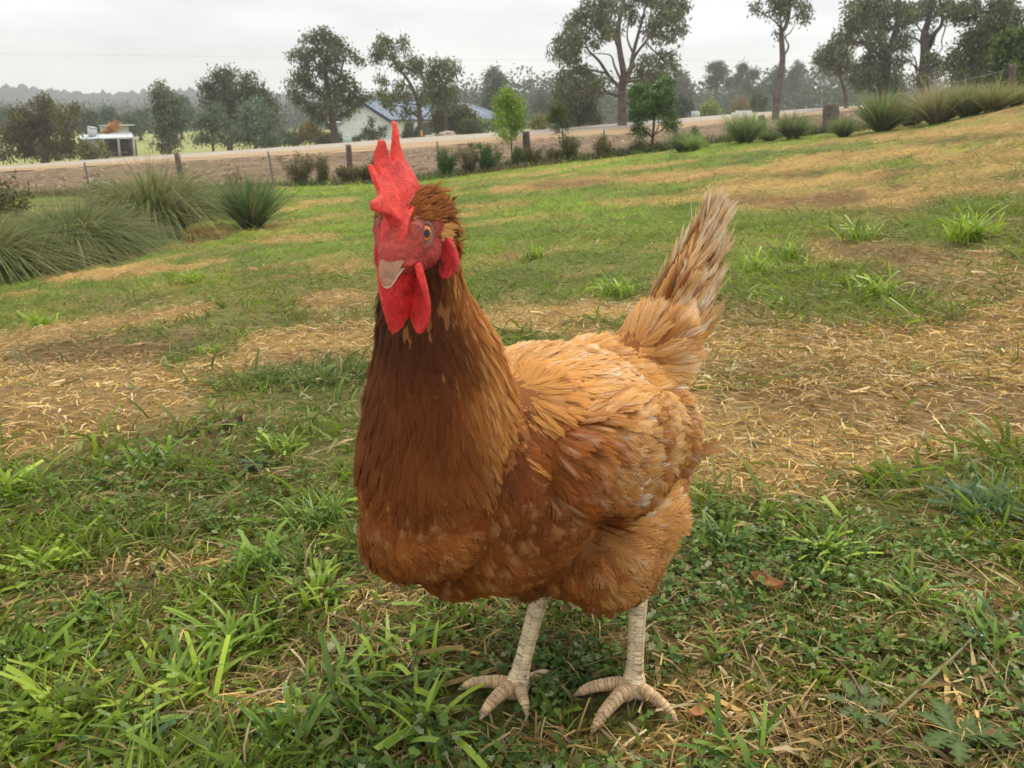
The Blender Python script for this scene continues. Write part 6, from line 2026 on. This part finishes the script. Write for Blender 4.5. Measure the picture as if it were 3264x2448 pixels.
# thistle rosettes with jagged leaves near the bottom right corner
def rosette(label, gx, gy, n, L, seed, col):
    x, y = hit1(gx * .46293, gy * .46293); g = gz(x, y)
    R = np.random.default_rng(seed)
    root = thing('thistle_rosette', (x, y, g), label, 'weed', 'thistle rosettes in the turf')
    for k in range(n):
        a = 2 * math.pi * k / n + R.normal(0, .25)
        l_ = L * R.uniform(.7, 1.15); rows = 13
        d = np.array([math.cos(a), math.sin(a), 0]); s = np.array([-math.sin(a), math.cos(a), 0])
        V, Q, cc = [], [], []
        for i in range(rows):
            t = i / (rows - 1)
            w = l_ * .20 * math.sin(math.pi * min(1, t * .9 + .08)) ** .7 * (1.25 if i % 2 else .55)
            c = np.array([x, y, g + .004]) + d * l_ * t + np.array([0, 0, .55 * l_ * t - .45 * l_ * t * t])
            e = np.array([0, 0, w * .35])
            V += [c - s * w + e + d * (w * .5 if i % 2 else 0), c, c + s * w + e + d * (w * .5 if i % 2 else 0)]
            k_ = .8 + .4 * R.random()
            cc += [col * k_, lerp(col, rgb(.18, .24, .09), .5), col * k_]
        for i in range(rows - 1):
            Q += [(3 * i, 3 * i + 1, 3 * i + 4, 3 * i + 3), (3 * i + 1, 3 * i + 2, 3 * i + 5, 3 * i + 4)]
        link('leaf', mesh_np('leaf', V, Q, np.array(cc)), M['weed'], root)


rosette('spiny thistle rosette in the bottom right corner', 2060, 1600, 8, .036, 901, rgb(.075, .125, .035))
rosette('grey green thistle rosette right of the hen feet', 1850, 1540, 7, .027, 902, rgb(.11, .15, .06))
rosette('small thistle rosette left of the dark weeds', 560, 1010, 6, .030, 903, rgb(.07, .12, .06))
# dry thistle stalks lying in the grass
for i, (pts_, lab) in enumerate([([(1890, 1590), (1960, 1530), (2060, 1440), (2140, 1350)], 'pale hairy stalk lying slantwise in the turf at bottom right'), ([(1790, 1420), (1830, 1470), (1860, 1530)], 'brown hairy stalk leaning in the weeds right of the feet')]):
    pp = []
    for q, h in zip(pts_, (.004, .009, .012, .008)):
        x, y = hit1(q[0] * .46293, q[1] * .46293); pp.append((x, y, gz(x, y) + h))
    V, Q = tube_np(spline(pp, 14), np.linspace(.0018, .0011, 14), 8)
    me = mesh_np('dry_stalk', V, Q, np.tile(rgb(.20, .18, .08) if i == 0 else rgb(.17, .11, .07), (len(V), 1)), True)
    o = link('dry_stalk', me, M['straw']); o['label'] = lab; o['category'] = 'stalk'
# curled dead leaves
for i, (gx, gy, r, c, lab) in enumerate([(505, 930, .020, rgb(.09, .055, .035), 'brown clod of dead leaf in the turf left of the breast'), (1655, 1280, .017, rgb(.38, .17, .07), 'rust coloured dead leaf right of the hen'),
                                         (1508, 1560, .010, rgb(.42, .20, .08), 'small curled rusty leaf beside the hen toe'), (1230, 1335, .012, rgb(.30, .22, .12), 'tan curled leaf between the legs')]):
    x, y = hit1(gx * .46293, gy * .46293); g = gz(x, y)
    R = np.random.default_rng(950 + i)
    us_ = np.linspace(-1, 1, 9); ang_ = R.uniform(0, 3)
    V = []
    for a in us_:
        for b in us_:
            w_ = (1 - a * a) ** .5 * .5 + .02
            lx, ly = a * r, b * w_ * r
            lz = .35 * r * b * b + .2 * r * a * a + .008 + .12 * r * mn.noise(Vector((a * 2, b * 2, i)))
            V.append((x + lx * math.cos(ang_) - ly * math.sin(ang_), y + lx * math.sin(ang_) + ly * math.cos(ang_), g + lz))
    Q = [(k * 9 + j, k * 9 + j + 1, (k + 1) * 9 + j + 1, (k + 1) * 9 + j) for k in range(8) for j in range(8)]
    o = link('dead_leaf', mesh_np('dead_leaf', V, Q, np.array([c * (1 + .5 * mn.noise(Vector(v) * 300)) for v in V]), True), M['straw'])
    o['label'] = lab; o['category'] = 'dead leaf'

# rain drops on the blades
M['water'] = bpy.data.materials.new('water_drop'); M['water'].use_nodes = True
_b = M['water'].node_tree.nodes['Principled BSDF']
_b.inputs['Base Color'].default_value = (.9, .95, .95, 1); _b.inputs['Roughness'].default_value = .03
_b.inputs['Transmission Weight'].default_value = .75; _b.inputs['IOR'].default_value = 1.33; _b.inputs['Specular IOR Level'].default_value = .9
bm = bmesh.new(); bmesh.ops.create_icosphere(bm, subdivisions=1, radius=1)
ico = np.array([v.co[:] for v in bm.verts]); fc = np.array([[v.index for v in f.verts] for f in bm.faces]); bm.free()
pp = np.concatenate(DROPS); pp = pp[(pp[:, 1] < 1.3)]
rr_ = RNG.uniform(.0004, .0011, len(pp))
V = (ico[None] * rr_[:, None, None] * np.array([1, 1, .75]) + pp[:, None, :]).reshape(-1, 3)
Q = (fc[None] + (np.arange(len(pp)) * len(ico))[:, None, None]).reshape(-1, 3)
link('dew_drops', mesh_np('dew_drops', V, Q, None, True), M['water'], None, kind='stuff')

# weedy strip at the foot of the fence
x = RNG.uniform(-17, 17, 15000); y = RNG.uniform(0, 1, len(x))
uu = x / 22.5
y = road_feat('edge', uu) + .2 + y ** 1.3 * 3.2
n = len(x); R = np.random.default_rng(77)
hgt = .10 + .32 * np.clip(fbm(x, y, .7, 240, 3) - .30, 0, 1) * 2
base = np.stack([x, y, terrain(x, y) - .01], 1)
a = R.uniform(0, 2 * math.pi, n); tl_ = R.uniform(0, .8, n)
d = np.stack([np.cos(a) * np.sin(tl_), np.sin(a) * np.sin(tl_), np.cos(tl_)], 1)
m1 = fbm(x, y, .9, 250, 3)
c = lerp(rgb(.085, .125, .032), rgb(.19, .16, .075), np.clip((m1 - .35) * 3, 0, 1)) * R.uniform(.6, 1.3, n)[:, None]
V, Q, Cc = blades(base, d, hgt * R.uniform(.5, 1.3, n), np.full(n, .024), np.stack([np.cos(a) * .3, np.sin(a) * .3, -R.uniform(.1, .5, n)], 1), c, rows=3, seed=9)
link('rank_grass', mesh_np('rank_grass', V, Q, Cc), M['blade'], None, kind='stuff')

# stones on the bank
R = np.random.default_rng(88)
n = 1300
u_ = R.uniform(-.75, .75, n); t_ = R.random(n)
yb = road_feat('bank', u_) + (road_feat('near', u_) - road_feat('bank', u_)) * t_ * .95
xb = u_ * yb
s_ = R.uniform(.025, .075, n)
V = (ico[None] * s_[:, None, None] * R.uniform(.6, 1.2, (n, 1, 3)) * R.uniform(.8, 1.2, (n, len(ico), 1)) + np.stack([xb, yb, terrain(xb, yb) + .02], 1)[:, None, :]).reshape(-1, 3)
Q = (fc[None] + (np.arange(n) * len(ico))[:, None, None]).reshape(-1, 3)
c = np.repeat(lerp(rgb(.24, .15, .10), rgb(.46, .34, .26), R.random(n)), len(ico), 0)
link('stones', mesh_np('stones', V, Q, c), M['gravel'], None, kind='stuff')

# ---- damp air between the camera and the hills
mb = MB(); mb.box((0, 690, 28), (1500, 740, 52))
hz = bpy.data.materials.new('haze'); hz.use_nodes = True
t = hz.node_tree; t.nodes.clear()
pv = N(t, 'ShaderNodeVolumePrincipled'); pv.inputs['Color'].default_value = (.93, .95, 1.0, 1); pv.inputs['Density'].default_value = .0007
mo = N(t, 'ShaderNodeOutputMaterial'); t.links.new(pv.outputs[0], mo.inputs['Volume'])
mb.build('haze', hz, None, kind='stuff')
